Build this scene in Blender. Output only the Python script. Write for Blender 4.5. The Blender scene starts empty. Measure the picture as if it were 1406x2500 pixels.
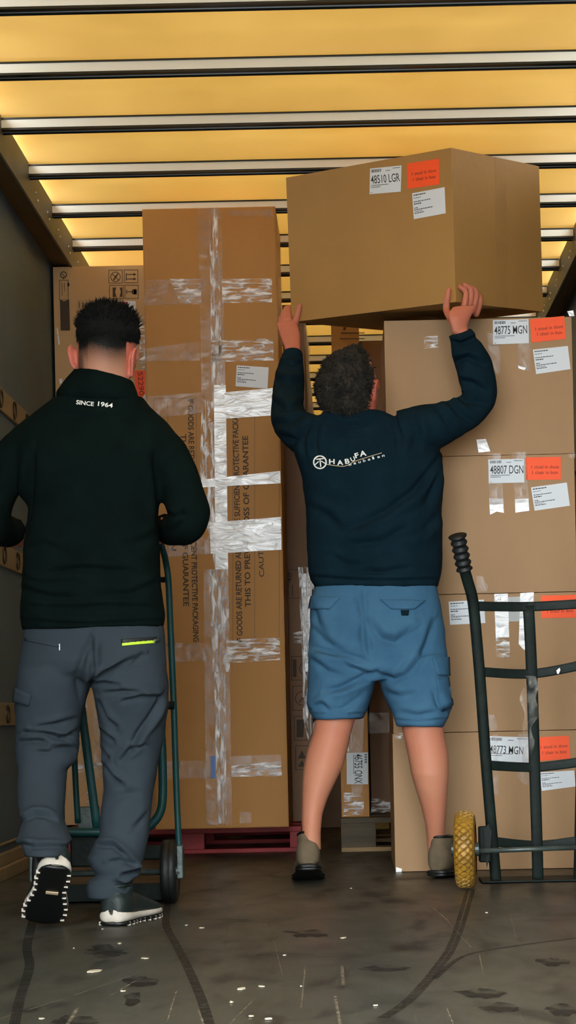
import bpy, bmesh, math, random
import numpy as np
from mathutils import Vector, Matrix, noise
from mathutils.bvhtree import BVHTree
random.seed(7)
sc = bpy.context.scene
COL = sc.collection

# ------------------------------------------------------------------ camera
F = 5000.0            # focal length in pixels of the 1406 x 2500 frame
ROLL = 0.0218
VPX, VPY = 860.0, 1740.0
CH = 0.58             # lens height above the trailer floor
cam_d = bpy.data.cameras.new('camera')
cam_d.sensor_fit = 'VERTICAL'; cam_d.sensor_height = 36.0
cam_d.lens = 36.0 * F / 2500.0
cam_d.shift_x = -(VPX - 703.0) / 2500.0
cam_d.shift_y = (VPY - 1250.0) / 2500.0
cam_d.clip_end = 200
cam = bpy.data.objects.new('camera', cam_d); COL.objects.link(cam)
cam.matrix_world = (Matrix.Translation((0, 0, CH)) @ Matrix.Rotation(ROLL, 4, 'Y')
                    @ Matrix.Rotation(math.pi / 2, 4, 'X'))
sc.camera = cam

# ------------------------------------------------------------------ sky: even overcast
W = bpy.data.worlds.new('overcast_sky'); sc.world = W; W.use_nodes = True
wb = W.node_tree.nodes['Background']
wb.inputs[0].default_value = (0.90, 0.97, 1.0, 1)
wb.inputs[1].default_value = 10.5
sc.view_settings.view_transform = 'Standard'
sc.view_settings.look = 'None'
sc.view_settings.exposure = 0.74
sc.view_settings.gamma = 1.0
sc.view_settings.use_curve_mapping = False
sc.cycles.use_denoising = True
sc.cycles.max_bounces = 10
sc.cycles.diffuse_bounces = 6
sc.cycles.transparent_max_bounces = 16

# ------------------------------------------------------------------ projection helpers
CR, SR = math.cos(ROLL), math.sin(ROLL)
def P(px, py, d):
    dx, dy = px - VPX, py - VPY
    return Vector(((dx * CR - dy * SR) * d / F, d, CH + (-dx * SR - dy * CR) * d / F))
def proj(v):
    X, Z = v[0] * F / v[1], (v[2] - CH) * F / v[1]
    return VPX + X * CR - Z * SR, VPY - X * SR - Z * CR
CAMP = Vector((0, 0, CH))
def onplane(px, py, pt, n):
    r = P(px, py, 1.0) - CAMP
    t = (Vector(pt) - CAMP).dot(n) / r.dot(n)
    return CAMP + r * t
def interp(pts, t):
    for (a, va), (b, vb) in zip(pts, pts[1:]):
        if t <= b: return va + (vb - va) * (t - a) / (b - a)
    return pts[-1][1]

# ------------------------------------------------------------------ materials
def srgb(r, g, b):
    f = lambda c: (c / 255 / 12.92) if c <= 10 else ((c / 255 + 0.055) / 1.055) ** 2.4
    return (f(r), f(g), f(b), 1)
MATS = {}
def mat(name, col, rough=0.7, var=0.12, vscale=6.0, bump=0.0, bscale=60.0, metal=0.0, spec=0.5,
        stretch=(1, 1, 1), coat=0.0, col2=None, sheen=0.0, bdist=0.01):
    m = bpy.data.materials.new(name); m.use_nodes = True
    nt = m.node_tree; N = nt.nodes; L = nt.links
    b = N['Principled BSDF']
    b.inputs['Roughness'].default_value = rough
    b.inputs['Metallic'].default_value = metal
    b.inputs['Specular IOR Level'].default_value = spec
    if coat: b.inputs['Coat Weight'].default_value = coat
    if sheen: b.inputs['Sheen Weight'].default_value = sheen
    tc = N.new('ShaderNodeTexCoord'); mp = N.new('ShaderNodeMapping')
    mp.inputs['Scale'].default_value = stretch
    L.new(tc.outputs['Object'], mp.inputs['Vector'])
    nz = N.new('ShaderNodeTexNoise'); nz.inputs['Scale'].default_value = vscale
    nz.inputs['Detail'].default_value = 5; nz.inputs['Roughness'].default_value = 0.6
    L.new(mp.outputs[0], nz.inputs['Vector'])
    rp = N.new('ShaderNodeValToRGB')
    rp.color_ramp.elements[0].position = 0.3; rp.color_ramp.elements[1].position = 0.7
    c2 = col2 or tuple(min(1, c * (1 + var)) for c in col[:3]) + (1,)
    c1 = col if col2 else tuple(c * (1 - var) for c in col[:3]) + (1,)
    rp.color_ramp.elements[0].color = c1; rp.color_ramp.elements[1].color = c2
    L.new(nz.outputs['Fac'], rp.inputs['Fac']); L.new(rp.outputs[0], b.inputs['Base Color'])
    if bump:
        n2 = N.new('ShaderNodeTexNoise'); n2.inputs['Scale'].default_value = bscale
        n2.inputs['Detail'].default_value = 4
        L.new(mp.outputs[0], n2.inputs['Vector'])
        bp = N.new('ShaderNodeBump'); bp.inputs['Strength'].default_value = bump
        bp.inputs['Distance'].default_value = bdist
        L.new(n2.outputs['Fac'], bp.inputs['Height']); L.new(bp.outputs[0], b.inputs['Normal'])
    MATS[name] = m
    return m

CARD = mat('cardboard', srgb(160, 124, 86), 0.62, 0.06, 3.0, 0.12, 25, stretch=(1, 1, 0.3), spec=0.35)
CARDO = mat('cardboard_brown', srgb(172, 121, 58), 0.6, 0.06, 3.0, 0.12, 25, stretch=(1, 1, 0.3), spec=0.35)
CARDG = mat('cardboard_ochre', srgb(164, 122, 66), 0.62, 0.06, 3.0, 0.12, 25, spec=0.35)
CARDL = mat('cardboard_light', srgb(188, 150, 102), 0.62, 0.06, 3.0, 0.12, 25, spec=0.35)
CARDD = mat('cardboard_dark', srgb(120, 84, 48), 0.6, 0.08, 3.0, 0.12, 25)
PAPER = mat('white_paper', srgb(214, 218, 222), 0.6, 0.02, 5)
PAPERG = mat('grey_paper', srgb(180, 182, 180), 0.6, 0.02, 5)
ORANGE = mat('orange_paper', srgb(255, 84, 20), 0.6, 0.03, 8)
RED = mat('red_print', srgb(200, 30, 30), 0.6, 0.03, 8)
INK = mat('black_ink', srgb(22, 22, 24), 0.6, 0.05, 8)
INKB = mat('brown_ink', srgb(62, 44, 26), 0.7, 0.1, 40)
INKO = mat('faded_ink', srgb(140, 42, 12), 0.7, 0.1, 40)
INKF = mat('faint_ink', srgb(118, 88, 56), 0.7, 0.1, 40)
BLUE = mat('blue_tape', srgb(30, 95, 165), 0.4, 0.05, 8)
ALU = mat('aluminium', srgb(226, 226, 218), 0.5, 0.04, 4, stretch=(0.2, 1, 1))
BOWSHADE = mat('bow_shade_black', srgb(10, 16, 15), 0.3, 0.2, 4, stretch=(0.2, 1, 1))  # near-black that paints the bows' unlit underside and the gap line above them
RAILGREY = mat('grey_rail', srgb(92, 90, 74), 0.55, 0.12, 6)
RAILLIT = mat('rail_lit_brown', srgb(118, 84, 36), 0.6, 0.15, 5)  # yellowish light on the soffit is put into this brown
WALLM = mat('grey_wall_panel', srgb(82, 104, 112), 0.6, 0.12, 2.5, 0.1, 40)
SLATM = mat('perforated_slat', srgb(140, 124, 92), 0.55, 0.1, 6)
DARKHOLE = mat('dark_steel_ring', srgb(54, 48, 34), 0.35, 0.2, 20, metal=0.5)
WOOD = mat('grey_pallet_wood', srgb(84, 74, 58), 0.8, 0.25, 8, 0.3, 40, stretch=(0.3, 1, 4))
WOODL = mat('pale_pallet_wood', srgb(150, 124, 88), 0.8, 0.2, 8, 0.3, 40, stretch=(0.3, 1, 4))
REDP = mat('red_pallet_paint', srgb(140, 18, 22), 0.6, 0.2, 10, 0.15, 40)
TEAL = mat('teal_steel', srgb(14, 62, 56), 0.45, 0.35, 14, 0.1, 60, spec=0.35, col2=srgb(20, 68, 74))
GREYSTEEL = mat('grey_steel', srgb(70, 80, 76), 0.4, 0.3, 20, 0.15, 60, metal=0.4)
BLACKST = mat('black_green_steel', srgb(13, 21, 19), 0.55, 0.3, 14, 0.15, 60, spec=0.15, col2=srgb(25, 35, 31))
RUBBER = mat('black_rubber', srgb(15, 18, 18), 0.55, 0.2, 20, 0.2, 60)
TYRE = mat('yellow_tyre', srgb(176, 130, 36), 0.5, 0.3, 18, 0.1, 60, col2=srgb(120, 88, 32))
TYREGROOVE = mat('dark_tyre_groove', srgb(78, 56, 22), 0.8, 0.2, 20)  # darker brown for the recessed groove faces
RIM = mat('red_rim', srgb(190, 60, 36), 0.5, 0.1, 10)
FLEECE = mat('black_fleece', srgb(8, 19, 17), 0.95, 0.25, 12, 0.35, 500, spec=0.06, bdist=0.002)
NAVY = mat('navy_sweat', srgb(15, 33, 42), 0.95, 0.2, 12, 0.35, 500, spec=0.06, bdist=0.002)
SLATE = mat('slate_trouser', srgb(45, 54, 61), 0.85, 0.06, 14, 0.15, 400, spec=0.25, bdist=0.002)
SHORTS = mat('blue_shorts', srgb(50, 88, 116), 0.9, 0.06, 9, 0.2, 350, spec=0.2, col2=srgb(64, 103, 130), bdist=0.002)
HAIR1 = mat('dark_hair', srgb(12, 13, 12), 0.9, 0.3, 60, 0.5, 120, spec=0.2, bdist=0.004)
HAIR2 = mat('greying_hair', srgb(20, 21, 20), 0.9, 0.5, 24, 0.6, 90, spec=0.2, col2=srgb(60, 53, 45), bdist=0.006)
WHITETHREAD = mat('white_thread', srgb(232, 232, 226), 0.7, 0.03, 30)
CREAM = mat('cream_thread', srgb(200, 176, 140), 0.7, 0.03, 30)
LIME = mat('lime_trim', srgb(196, 230, 60), 0.6, 0.03, 30)
SHOEGREEN = mat('dark_green_shoe', srgb(24, 36, 34), 0.55, 0.15, 30, 0.15, 200)
SOLEW = mat('white_midsole', srgb(200, 190, 176), 0.6, 0.12, 40)
SOLEB = mat('black_outsole', srgb(10, 13, 13), 0.5, 0.2, 30)
SHOETAN = mat('olive_suede', srgb(98, 84, 64), 0.9, 0.2, 25, 0.2, 200)
SCRAP = mat('pale_scrap', srgb(196, 184, 160), 0.7, 0.1, 60)

def skin_mat(name, base, flush, stub):
    m = bpy.data.materials.new(name); m.use_nodes = True
    nt = m.node_tree; N = nt.nodes; L = nt.links; b = N['Principled BSDF']
    b.inputs['Roughness'].default_value = 0.58
    b.inputs['Subsurface Weight'].default_value = 0.08
    b.inputs['Subsurface Radius'].default_value = (0.01, 0.004, 0.002)
    a1 = N.new('ShaderNodeAttribute'); a1.attribute_name = 'flush'
    a2 = N.new('ShaderNodeAttribute'); a2.attribute_name = 'stubble'
    tc = N.new('ShaderNodeTexCoord')
    nz = N.new('ShaderNodeTexNoise'); nz.inputs['Scale'].default_value = 18; nz.inputs['Detail'].default_value = 6
    L.new(tc.outputs['Object'], nz.inputs['Vector'])
    n3 = N.new('ShaderNodeTexNoise'); n3.inputs['Scale'].default_value = 260; n3.inputs['Detail'].default_value = 2
    L.new(tc.outputs['Object'], n3.inputs['Vector'])
    mx0 = N.new('ShaderNodeMix'); mx0.data_type = 'RGBA'
    mx0.inputs[6].default_value = base; mx0.inputs[7].default_value = flush
    ad = N.new('ShaderNodeMath'); ad.operation = 'MULTIPLY_ADD'
    L.new(nz.outputs['Fac'], ad.inputs[0]); ad.inputs[1].default_value = 0.35
    L.new(a1.outputs['Fac'], ad.inputs[2]); ad.use_clamp = True
    L.new(ad.outputs[0], mx0.inputs[0])
    mx = N.new('ShaderNodeMix'); mx.data_type = 'RGBA'
    L.new(mx0.outputs[2], mx.inputs[6]); mx.inputs[7].default_value = stub
    st = N.new('ShaderNodeMath'); st.operation = 'MULTIPLY_ADD'   # stubble + speckle
    sp = N.new('ShaderNodeMath'); sp.operation = 'MULTIPLY'
    L.new(n3.outputs['Fac'], sp.inputs[0]); L.new(a2.outputs['Fac'], sp.inputs[1])
    L.new(sp.outputs[0], st.inputs[0]); st.inputs[1].default_value = 0.6
    L.new(a2.outputs['Fac'], st.inputs[2]); st.use_clamp = True
    L.new(st.outputs[0], mx.inputs[0]); L.new(mx.outputs[2], b.inputs['Base Color'])
    sr = N.new('ShaderNodeMapRange'); sr.inputs[3].default_value = 0.4; sr.inputs[4].default_value = 0.03     # stubble is matt
    L.new(a2.outputs['Fac'], sr.inputs[0]); L.new(sr.outputs[0], b.inputs['Specular IOR Level'])
    bn = N.new('ShaderNodeBump'); bn.inputs['Strength'].default_value = 0.15; bn.inputs['Distance'].default_value = 0.002
    L.new(n3.outputs['Fac'], bn.inputs['Height']); L.new(bn.outputs[0], b.inputs['Normal'])
    return m
SKIN1 = skin_mat('skin_olive', srgb(182, 138, 108), srgb(196, 106, 88), srgb(22, 22, 20))
SKIN2 = skin_mat('skin_ruddy', srgb(192, 132, 102), srgb(186, 92, 72), srgb(70, 58, 50))

def plastic(name, fac, rough, white, bump, scale, stretch, lo=0.35, hi=0.65, gloss=1.0):
    """clear packing film: transparent, with a glossy crinkled coat of varying strength"""
    m = bpy.data.materials.new(name); m.use_nodes = True
    nt = m.node_tree; N = nt.nodes; L = nt.links
    b = N['Principled BSDF']; out = N['Material Output']
    b.inputs['Base Color'].default_value = white
    b.inputs['Roughness'].default_value = rough
    b.inputs['Specular IOR Level'].default_value = gloss
    tr = N.new('ShaderNodeBsdfTransparent'); mx = N.new('ShaderNodeMixShader')
    tc = N.new('ShaderNodeTexCoord'); mp = N.new('ShaderNodeMapping'); mp.inputs['Scale'].default_value = stretch
    L.new(tc.outputs['Object'], mp.inputs['Vector'])
    nz = N.new('ShaderNodeTexNoise'); nz.inputs['Scale'].default_value = scale; nz.inputs['Detail'].default_value = 4
    nz.inputs['Distortion'].default_value = 0.8
    L.new(mp.outputs[0], nz.inputs['Vector'])
    rg = N.new('ShaderNodeMapRange'); rg.inputs[1].default_value = lo; rg.inputs[2].default_value = hi
    rg.inputs[3].default_value = fac[0]; rg.inputs[4].default_value = fac[1]
    L.new(nz.outputs['Fac'], rg.inputs[0]); L.new(rg.outputs[0], mx.inputs[0])
    bp = N.new('ShaderNodeBump'); bp.inputs['Strength'].default_value = bump; bp.inputs['Distance'].default_value = 0.01
    L.new(nz.outputs['Fac'], bp.inputs['Height']); L.new(bp.outputs[0], b.inputs['Normal'])
    L.new(tr.outputs[0], mx.inputs[1]); L.new(b.outputs[0], mx.inputs[2]); L.new(mx.outputs[0], out.inputs[0])
    return m
TAPEC = plastic('clear_tape', (0.08, 0.42), 0.22, srgb(178, 160, 148), 0.5, 22, (1, 1, 1), 0.35, 0.75)
TAPEH = plastic('crinkled_tape', (0.05, 0.95), 0.2, srgb(228, 222, 216), 1.0, 45, (0.35, 1, 1.6), 0.42, 0.62)
TAPEGLARE = plastic('glare_white_tape', (0.75, 1.0), 0.25, srgb(225, 224, 224), 0.6, 30, (0.4, 1, 1.2), 0.3, 0.5)  # sky reflection put into the tape's nearly opaque white colour
TAPEV = plastic('crinkled_tape_upright', (0.05, 0.95), 0.2, srgb(228, 222, 216), 1.0, 40, (1.6, 1, 0.3), 0.42, 0.62)
FILM = plastic('stretch_film', (0.03, 0.5), 0.15, srgb(205, 200, 190), 1.0, 18, (1.5, 1, 0.6), 0.45, 0.7)

# tarpaulin roof: translucent yellow sheet lit by the sky above it
TARP = bpy.data.materials.new('yellow_tarpaulin'); TARP.use_nodes = True
nt = TARP.node_tree; N = nt.nodes; L = nt.links
for n in list(N):
    if n.type != 'OUTPUT_MATERIAL': N.remove(n)
out = [n for n in N if n.type == 'OUTPUT_MATERIAL'][0]
tl = N.new('ShaderNodeBsdfTranslucent'); df = N.new('ShaderNodeBsdfDiffuse'); gl = N.new('ShaderNodeBsdfGlossy')
gl.inputs['Roughness'].default_value = 0.5; gl.inputs['Color'].default_value = (1, 0.93, 0.8, 1)
tc = N.new('ShaderNodeTexCoord'); mp = N.new('ShaderNodeMapping'); mp.inputs['Scale'].default_value = (0.6, 1.2, 1)
L.new(tc.outputs['Object'], mp.inputs[0])
nz = N.new('ShaderNodeTexNoise'); nz.inputs['Scale'].default_value = 3.0; nz.inputs['Detail'].default_value = 10; nz.inputs['Roughness'].default_value = 0.65
L.new(mp.outputs[0], nz.inputs['Vector'])
rp = N.new('ShaderNodeValToRGB')
rp.color_ramp.elements[0].position = 0.35; rp.color_ramp.elements[1].position = 0.65
rp.color_ramp.elements[0].color = (0.0312, 0.0163, 0.0025, 1); rp.color_ramp.elements[1].color = (0.0412, 0.0226, 0.0044, 1)
L.new(nz.outputs['Fac'], rp.inputs[0]); L.new(rp.outputs[0], tl.inputs[0])
df.inputs[0].default_value = (0.62, 0.40, 0.13, 1)
ads = N.new('ShaderNodeAddShader'); L.new(tl.outputs[0], ads.inputs[0])
mxd = N.new('ShaderNodeMixShader'); mxd.inputs[0].default_value = 0.25
L.new(df.outputs[0], mxd.inputs[1]); L.new(gl.outputs[0], mxd.inputs[2])
L.new(mxd.outputs[0], ads.inputs[1]); L.new(ads.outputs[0], out.inputs[0])

# floor: worn dark anti-slip plywood
FLOORM = bpy.data.materials.new('worn_floor'); FLOORM.use_nodes = True
nt = FLOORM.node_tree; N = nt.nodes; L = nt.links; b = N['Principled BSDF']
b.inputs['Specular IOR Level'].default_value = 0.3
tc = N.new('ShaderNodeTexCoord')
def fnoise(scale, stretch, det=6, dist=0.0):
    mp = N.new('ShaderNodeMapping'); mp.inputs['Scale'].default_value = stretch
    L.new(tc.outputs['Object'], mp.inputs[0])
    z = N.new('ShaderNodeTexNoise'); z.inputs['Scale'].default_value = scale; z.inputs['Detail'].default_value = det
    z.inputs['Distortion'].default_value = dist
    L.new(mp.outputs[0], z.inputs['Vector']); return z
def ramp(fac, p0, c0, p1, c1):
    r = N.new('ShaderNodeValToRGB'); r.color_ramp.elements[0].position = p0; r.color_ramp.elements[1].position = p1
    r.color_ramp.elements[0].color = c0; r.color_ramp.elements[1].color = c1
    L.new(fac, r.inputs[0]); return r
def fmix(f, a, bb, typ='MIX'):
    x = N.new('ShaderNodeMix'); x.data_type = 'RGBA'; x.blend_type = typ
    L.new(f, x.inputs[0]); L.new(a, x.inputs[6]); L.new(bb, x.inputs[7]); return x.outputs[2]
big = fnoise(2.4, (1, 0.45, 1), 9, 0.5); base = ramp(big.outputs[0], 0.3, srgb(56, 55, 47), 0.7, srgb(78, 75, 64))
stain = fnoise(3.2, (1.6, 0.7, 1), 8, 0.6); sm = ramp(stain.outputs[0], 0.58, (0, 0, 0, 1), 0.66, (1, 1, 1, 1))
rgb = N.new('ShaderNodeRGB'); rgb.outputs[0].default_value = srgb(36, 35, 30)
c1 = fmix(sm.outputs[0], base.outputs[0], rgb.outputs[0])
dirt = fnoise(14, (1.0, 0.35, 1), 8, 0.4); dm = ramp(dirt.outputs[0], 0.53, (0, 0, 0, 1), 0.68, (0.8, 0.8, 0.8, 1))
rgb2 = N.new('ShaderNodeRGB'); rgb2.outputs[0].default_value = srgb(32, 31, 27)
c2 = fmix(dm.outputs[0], c1, rgb2.outputs[0])
scr = fnoise(30, (8, 0.25, 1), 3, 0.3); sm2 = ramp(scr.outputs[0], 0.64, (0, 0, 0, 1), 0.74, (0.45, 0.45, 0.45, 1))
rgb3 = N.new('ShaderNodeRGB'); rgb3.outputs[0].default_value = srgb(118, 108, 90)
c3 = fmix(sm2.outputs[0], c2, rgb3.outputs[0])
L.new(c3, b.inputs['Base Color'])
rr = ramp(stain.outputs[0], 0.35, (0.34, 0.34, 0.34, 1), 0.7, (0.5, 0.5, 0.5, 1)); L.new(rr.outputs[0], b.inputs['Roughness'])
hx = fnoise(160, (1, 1, 1), 2); bp = N.new('ShaderNodeBump'); bp.inputs['Strength'].default_value = 0.12
bp.inputs['Distance'].default_value = 0.004
L.new(hx.outputs[0], bp.inputs['Height']); L.new(bp.outputs[0], b.inputs['Normal'])

def marking(name, col, a0, a1, scale=40, stretch=(1, 1, 1)):
    m = bpy.data.materials.new(name); m.use_nodes = True
    nt = m.node_tree; N = nt.nodes; L = nt.links; b = N['Principled BSDF']
    b.inputs['Base Color'].default_value = col; b.inputs['Roughness'].default_value = 0.55
    tc = N.new('ShaderNodeTexCoord'); mp = N.new('ShaderNodeMapping'); mp.inputs['Scale'].default_value = stretch
    L.new(tc.outputs['Object'], mp.inputs[0])
    z = N.new('ShaderNodeTexNoise'); z.inputs['Scale'].default_value = scale; z.inputs['Detail'].default_value = 6
    L.new(mp.outputs[0], z.inputs['Vector'])
    r = N.new('ShaderNodeMapRange'); r.inputs[1].default_value = 0.4; r.inputs[2].default_value = 0.6
    r.inputs[3].default_value = a0; r.inputs[4].default_value = a1
    L.new(z.outputs[0], r.inputs[0]); L.new(r.outputs[0], b.inputs['Alpha'])
    return m
TRACK = marking('tyre_mark', srgb(30, 29, 25), 0.35, 0.8)
STAIN = marking('dark_stain', srgb(24, 23, 20), 0.1, 0.85, 18, (1, 0.6, 1))
SCRATCH = marking('pale_scratch', srgb(140, 126, 104), 0.05, 0.8, 30)

# ------------------------------------------------------------------ object helpers
def _link(name, me, parent=None, world=None):
    o = bpy.data.objects.new(name, me); COL.objects.link(o)
    if world is not None: o.matrix_basis = world
    if parent is not None:
        o.parent = parent; o.matrix_parent_inverse = PW[parent.name].inverted()
    PW[o.name] = (world.copy() if world is not None else Matrix())
    return o
PW = {}
def obj(name, bm_or_me, m, parent=None, smooth=False, autosm=None):
    """one mesh object from geometry given in world space; its origin moves to the foot of its bounds"""
    if isinstance(bm_or_me, bmesh.types.BMesh):
        bmesh.ops.recalc_face_normals(bm_or_me, faces=bm_or_me.faces[:]) if len(bm_or_me.faces) else None
        me = bpy.data.meshes.new(name); bm_or_me.to_mesh(me); bm_or_me.free()
    else: me = bm_or_me; me.name = name
    co = np.empty(len(me.vertices) * 3, np.float32); me.vertices.foreach_get('co', co); co = co.reshape(-1, 3)
    lo, hi = co.min(0), co.max(0)
    c = Vector(((lo[0] + hi[0]) / 2, (lo[1] + hi[1]) / 2, lo[2]))
    me.transform(Matrix.Translation(-c))
    if not me.materials: me.materials.append(m)
    if smooth: me.polygons.foreach_set('use_smooth', [True] * len(me.polygons))
    o = _link(name, me, parent, Matrix.Translation(c))
    return o
def empty(name, loc):
    return _link(name, None, None, Matrix.Translation(Vector(loc)))
def tag(o, label=None, cat=None, group=None, kind=None):
    if label: o['label'] = label
    if cat: o['category'] = cat
    if group: o['group'] = group
    if kind: o['kind'] = kind
    return o
def box(bm, lo, hi, bev=0.0):
    r = bmesh.ops.create_cube(bm, size=1.0)
    vs = r['verts']
    for v in vs:
        v.co = Vector([lo[i] + (hi[i] - lo[i]) * (v.co[i] + 0.5) for i in range(3)])
    if bev:
        es = list({e for v in vs for e in v.link_edges})
        bmesh.ops.bevel(bm, geom=es, offset=bev, segments=2, affect='EDGES', profile=0.5)
    return bm
def boxobj(name, lo, hi, m, parent=None, bev=0.0):
    return obj(name, box(bmesh.new(), lo, hi, bev), m, parent)
def quadobj(name, pts, m, parent=None, sub=0):
    bm = bmesh.new()
    bm.faces.new([bm.verts.new(p) for p in pts])
    return obj_n(name, bm, m, parent)
def obj_n(name, bm, m, parent=None):       # flat sheet: keep the given winding
    me = bpy.data.meshes.new(name); bm.to_mesh(me); bm.free()
    return obj(name, me, m, parent)
def loft(bm, rings, n=28, pw=2.0):
    prev = None; first = last = None
    for (c, U, V) in rings:
        cur = []
        for k in range(n):
            a = 2 * math.pi * k / n; ca, sa = math.cos(a), math.sin(a)
            x = math.copysign(abs(ca) ** (2 / pw), ca); y = math.copysign(abs(sa) ** (2 / pw), sa)
            cur.append(bm.verts.new(c + U * x + V * y))
        if prev:
            for k in range(n):
                bm.faces.new((prev[k], prev[(k + 1) % n], cur[(k + 1) % n], cur[k]))
        else: first = cur
        prev = cur
    last = prev
    bm.faces.new(list(reversed(first))); bm.faces.new(last)
def hsec(pl, pr, py, d, b, dy=0.0):
    c = P((pl + pr) / 2, py, d)
    h = (pr - pl) / 2 * d / F
    # dy: how many pixels lower the right side sits
    return (c, Vector((h, 0, -dy / 2 * d / F)), Vector((0, b, 0)))
def tube(bm, pts, rads, n=12, flat=1.0, ref=Vector((0, 1, 0)), pw=2.0):
    rings = []
    for i, p in enumerate(pts):
        a = pts[max(0, i - 1)]; c = pts[min(len(pts) - 1, i + 1)]
        t = (c - a).normalized()
        v = ref - t * ref.dot(t)
        if v.length < 0.2: v = Vector((0, 0, 1)) - t * t.z
        v.normalize(); u = t.cross(v)
        r = rads[i] if isinstance(rads, (list, tuple)) else rads
        if isinstance(r, (list, tuple)): rings.append((p, u * r[0], v * r[1]))
        else: rings.append((p, u * r, v * r * flat))
    loft(bm, rings, n, pw)
def ball(bm, c, rx, ry, rz, n=20, rot=None):
    m = Matrix.Translation(c) @ (rot.to_4x4() if rot is not None else Matrix()) @ Matrix.Diagonal((rx, ry, rz, 1))
    bmesh.ops.create_uvsphere(bm, u_segments=n, v_segments=n // 2 + 2, radius=1.0, matrix=m)
def smoothpath(pts, k=6):
    out = []
    for i in range(len(pts) - 1):
        p0 = pts[max(0, i - 1)]; p1 = pts[i]; p2 = pts[i + 1]; p3 = pts[min(len(pts) - 1, i + 2)]
        for j in range(k):
            t = j / k
            out.append(0.5 * ((2 * p1) + (p2 - p0) * t + (2 * p0 - 5 * p1 + 4 * p2 - p3) * t * t + (3 * p1 - p0 - 3 * p2 + p3) * t ** 3))
    out.append(pts[-1]); return out
def remesh(bm, voxel, smooth=6):
    bmesh.ops.recalc_face_normals(bm, faces=bm.faces[:])
    me = bpy.data.meshes.new('raw'); bm.to_mesh(me); bm.free()
    o = bpy.data.objects.new('raw', me); COL.objects.link(o)
    md = o.modifiers.new('r', 'REMESH'); md.mode = 'VOXEL'; md.voxel_size = voxel
    if smooth:
        s = o.modifiers.new('s', 'SMOOTH'); s.iterations = smooth; s.factor = 0.5
    dg = bpy.context.evaluated_depsgraph_get()
    res = bpy.data.meshes.new_from_object(o.evaluated_get(dg))
    bpy.data.objects.remove(o); bpy.data.meshes.remove(me)
    return res
def coords(me):
    co = np.empty(len(me.vertices) * 3, np.float64); me.vertices.foreach_get('co', co); return co.reshape(-1, 3)
def normals(me):
    no = np.empty(len(me.vertices) * 3, np.float64); me.vertices.foreach_get('normal', no); return no.reshape(-1, 3)
def setco(me, co):
    me.vertices.foreach_set('co', co.astype(np.float32).ravel()); me.update()
def projn(co):
    X = co[:, 0] * F / co[:, 1]; Z = (co[:, 2] - CH) * F / co[:, 1]
    return VPX + X * CR - Z * SR, VPY - X * SR - Z * CR
def creases(me, lines, side=-1):
    """cloth folds: each line is (points, depth in m, width in px); pressed into the side of the cloth that faces -y"""
    co = coords(me); no = normals(me); px, py = projn(co)
    w = np.clip((-side * -1) * no[:, 1] * -1, -1, 1)
    w = np.clip((side * no[:, 1] + 0.05) * 2.0, 0, 1)
    tot = np.zeros(len(co))
    for pts, depth, width in lines:
        dist = np.full(len(co), 1e9); tt = np.zeros(len(co)); sg = np.zeros(len(co))
        n = len(pts) - 1
        for i in range(n):
            (x0, y0), (x1, y1) = pts[i], pts[i + 1]
            dx, dy = x1 - x0, y1 - y0; l2 = dx * dx + dy * dy
            t = np.clip(((px - x0) * dx + (py - y0) * dy) / l2, 0, 1)
            ex, ey = px - x0 - t * dx, py - y0 - t * dy
            dd = np.hypot(ex, ey)
            better = dd < dist
            dist = np.where(better, dd, dist); tt = np.where(better, (i + t) / n, tt)
            sg = np.where(better, np.sign(dx * ey - dy * ex), sg)
        env = np.sin(np.pi * np.clip(tt * 0.86 + 0.07, 0, 1)) ** 0.6
        near = np.exp(-(dist / width) ** 2)
        ridge = np.exp(-((dist - 2.0 * width) / (1.3 * width)) ** 2) * (sg < 0)
        tot += 1.35 * depth * env * (-near + 0.75 * ridge)
    setco(me, co + no * (tot * w)[:, None])
def noisy(me, amp, scale, seed=0, mask=None, stretch=(1, 1, 1)):
    co = coords(me); no = normals(me)
    off = np.array([noise.fractal(Vector((c[0] * scale * stretch[0] + seed, c[1] * scale * stretch[1], c[2] * scale * stretch[2])), 1.0, 2.0, 3) for c in co])
    if mask is not None: off = off * mask(co)
    setco(me, co + no * (off * amp)[:, None])
def bvh_of(me):
    return BVHTree.FromPolygons([v.co.copy() for v in me.vertices], [tuple(p.vertices) for p in me.polygons])
def cast(bvh, px, py):
    r = (P(px, py, 1.0) - CAMP).normalized()
    h = bvh.ray_cast(CAMP, r)
    return (h[0], h[1]) if h[0] is not None else (None, None)
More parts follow.
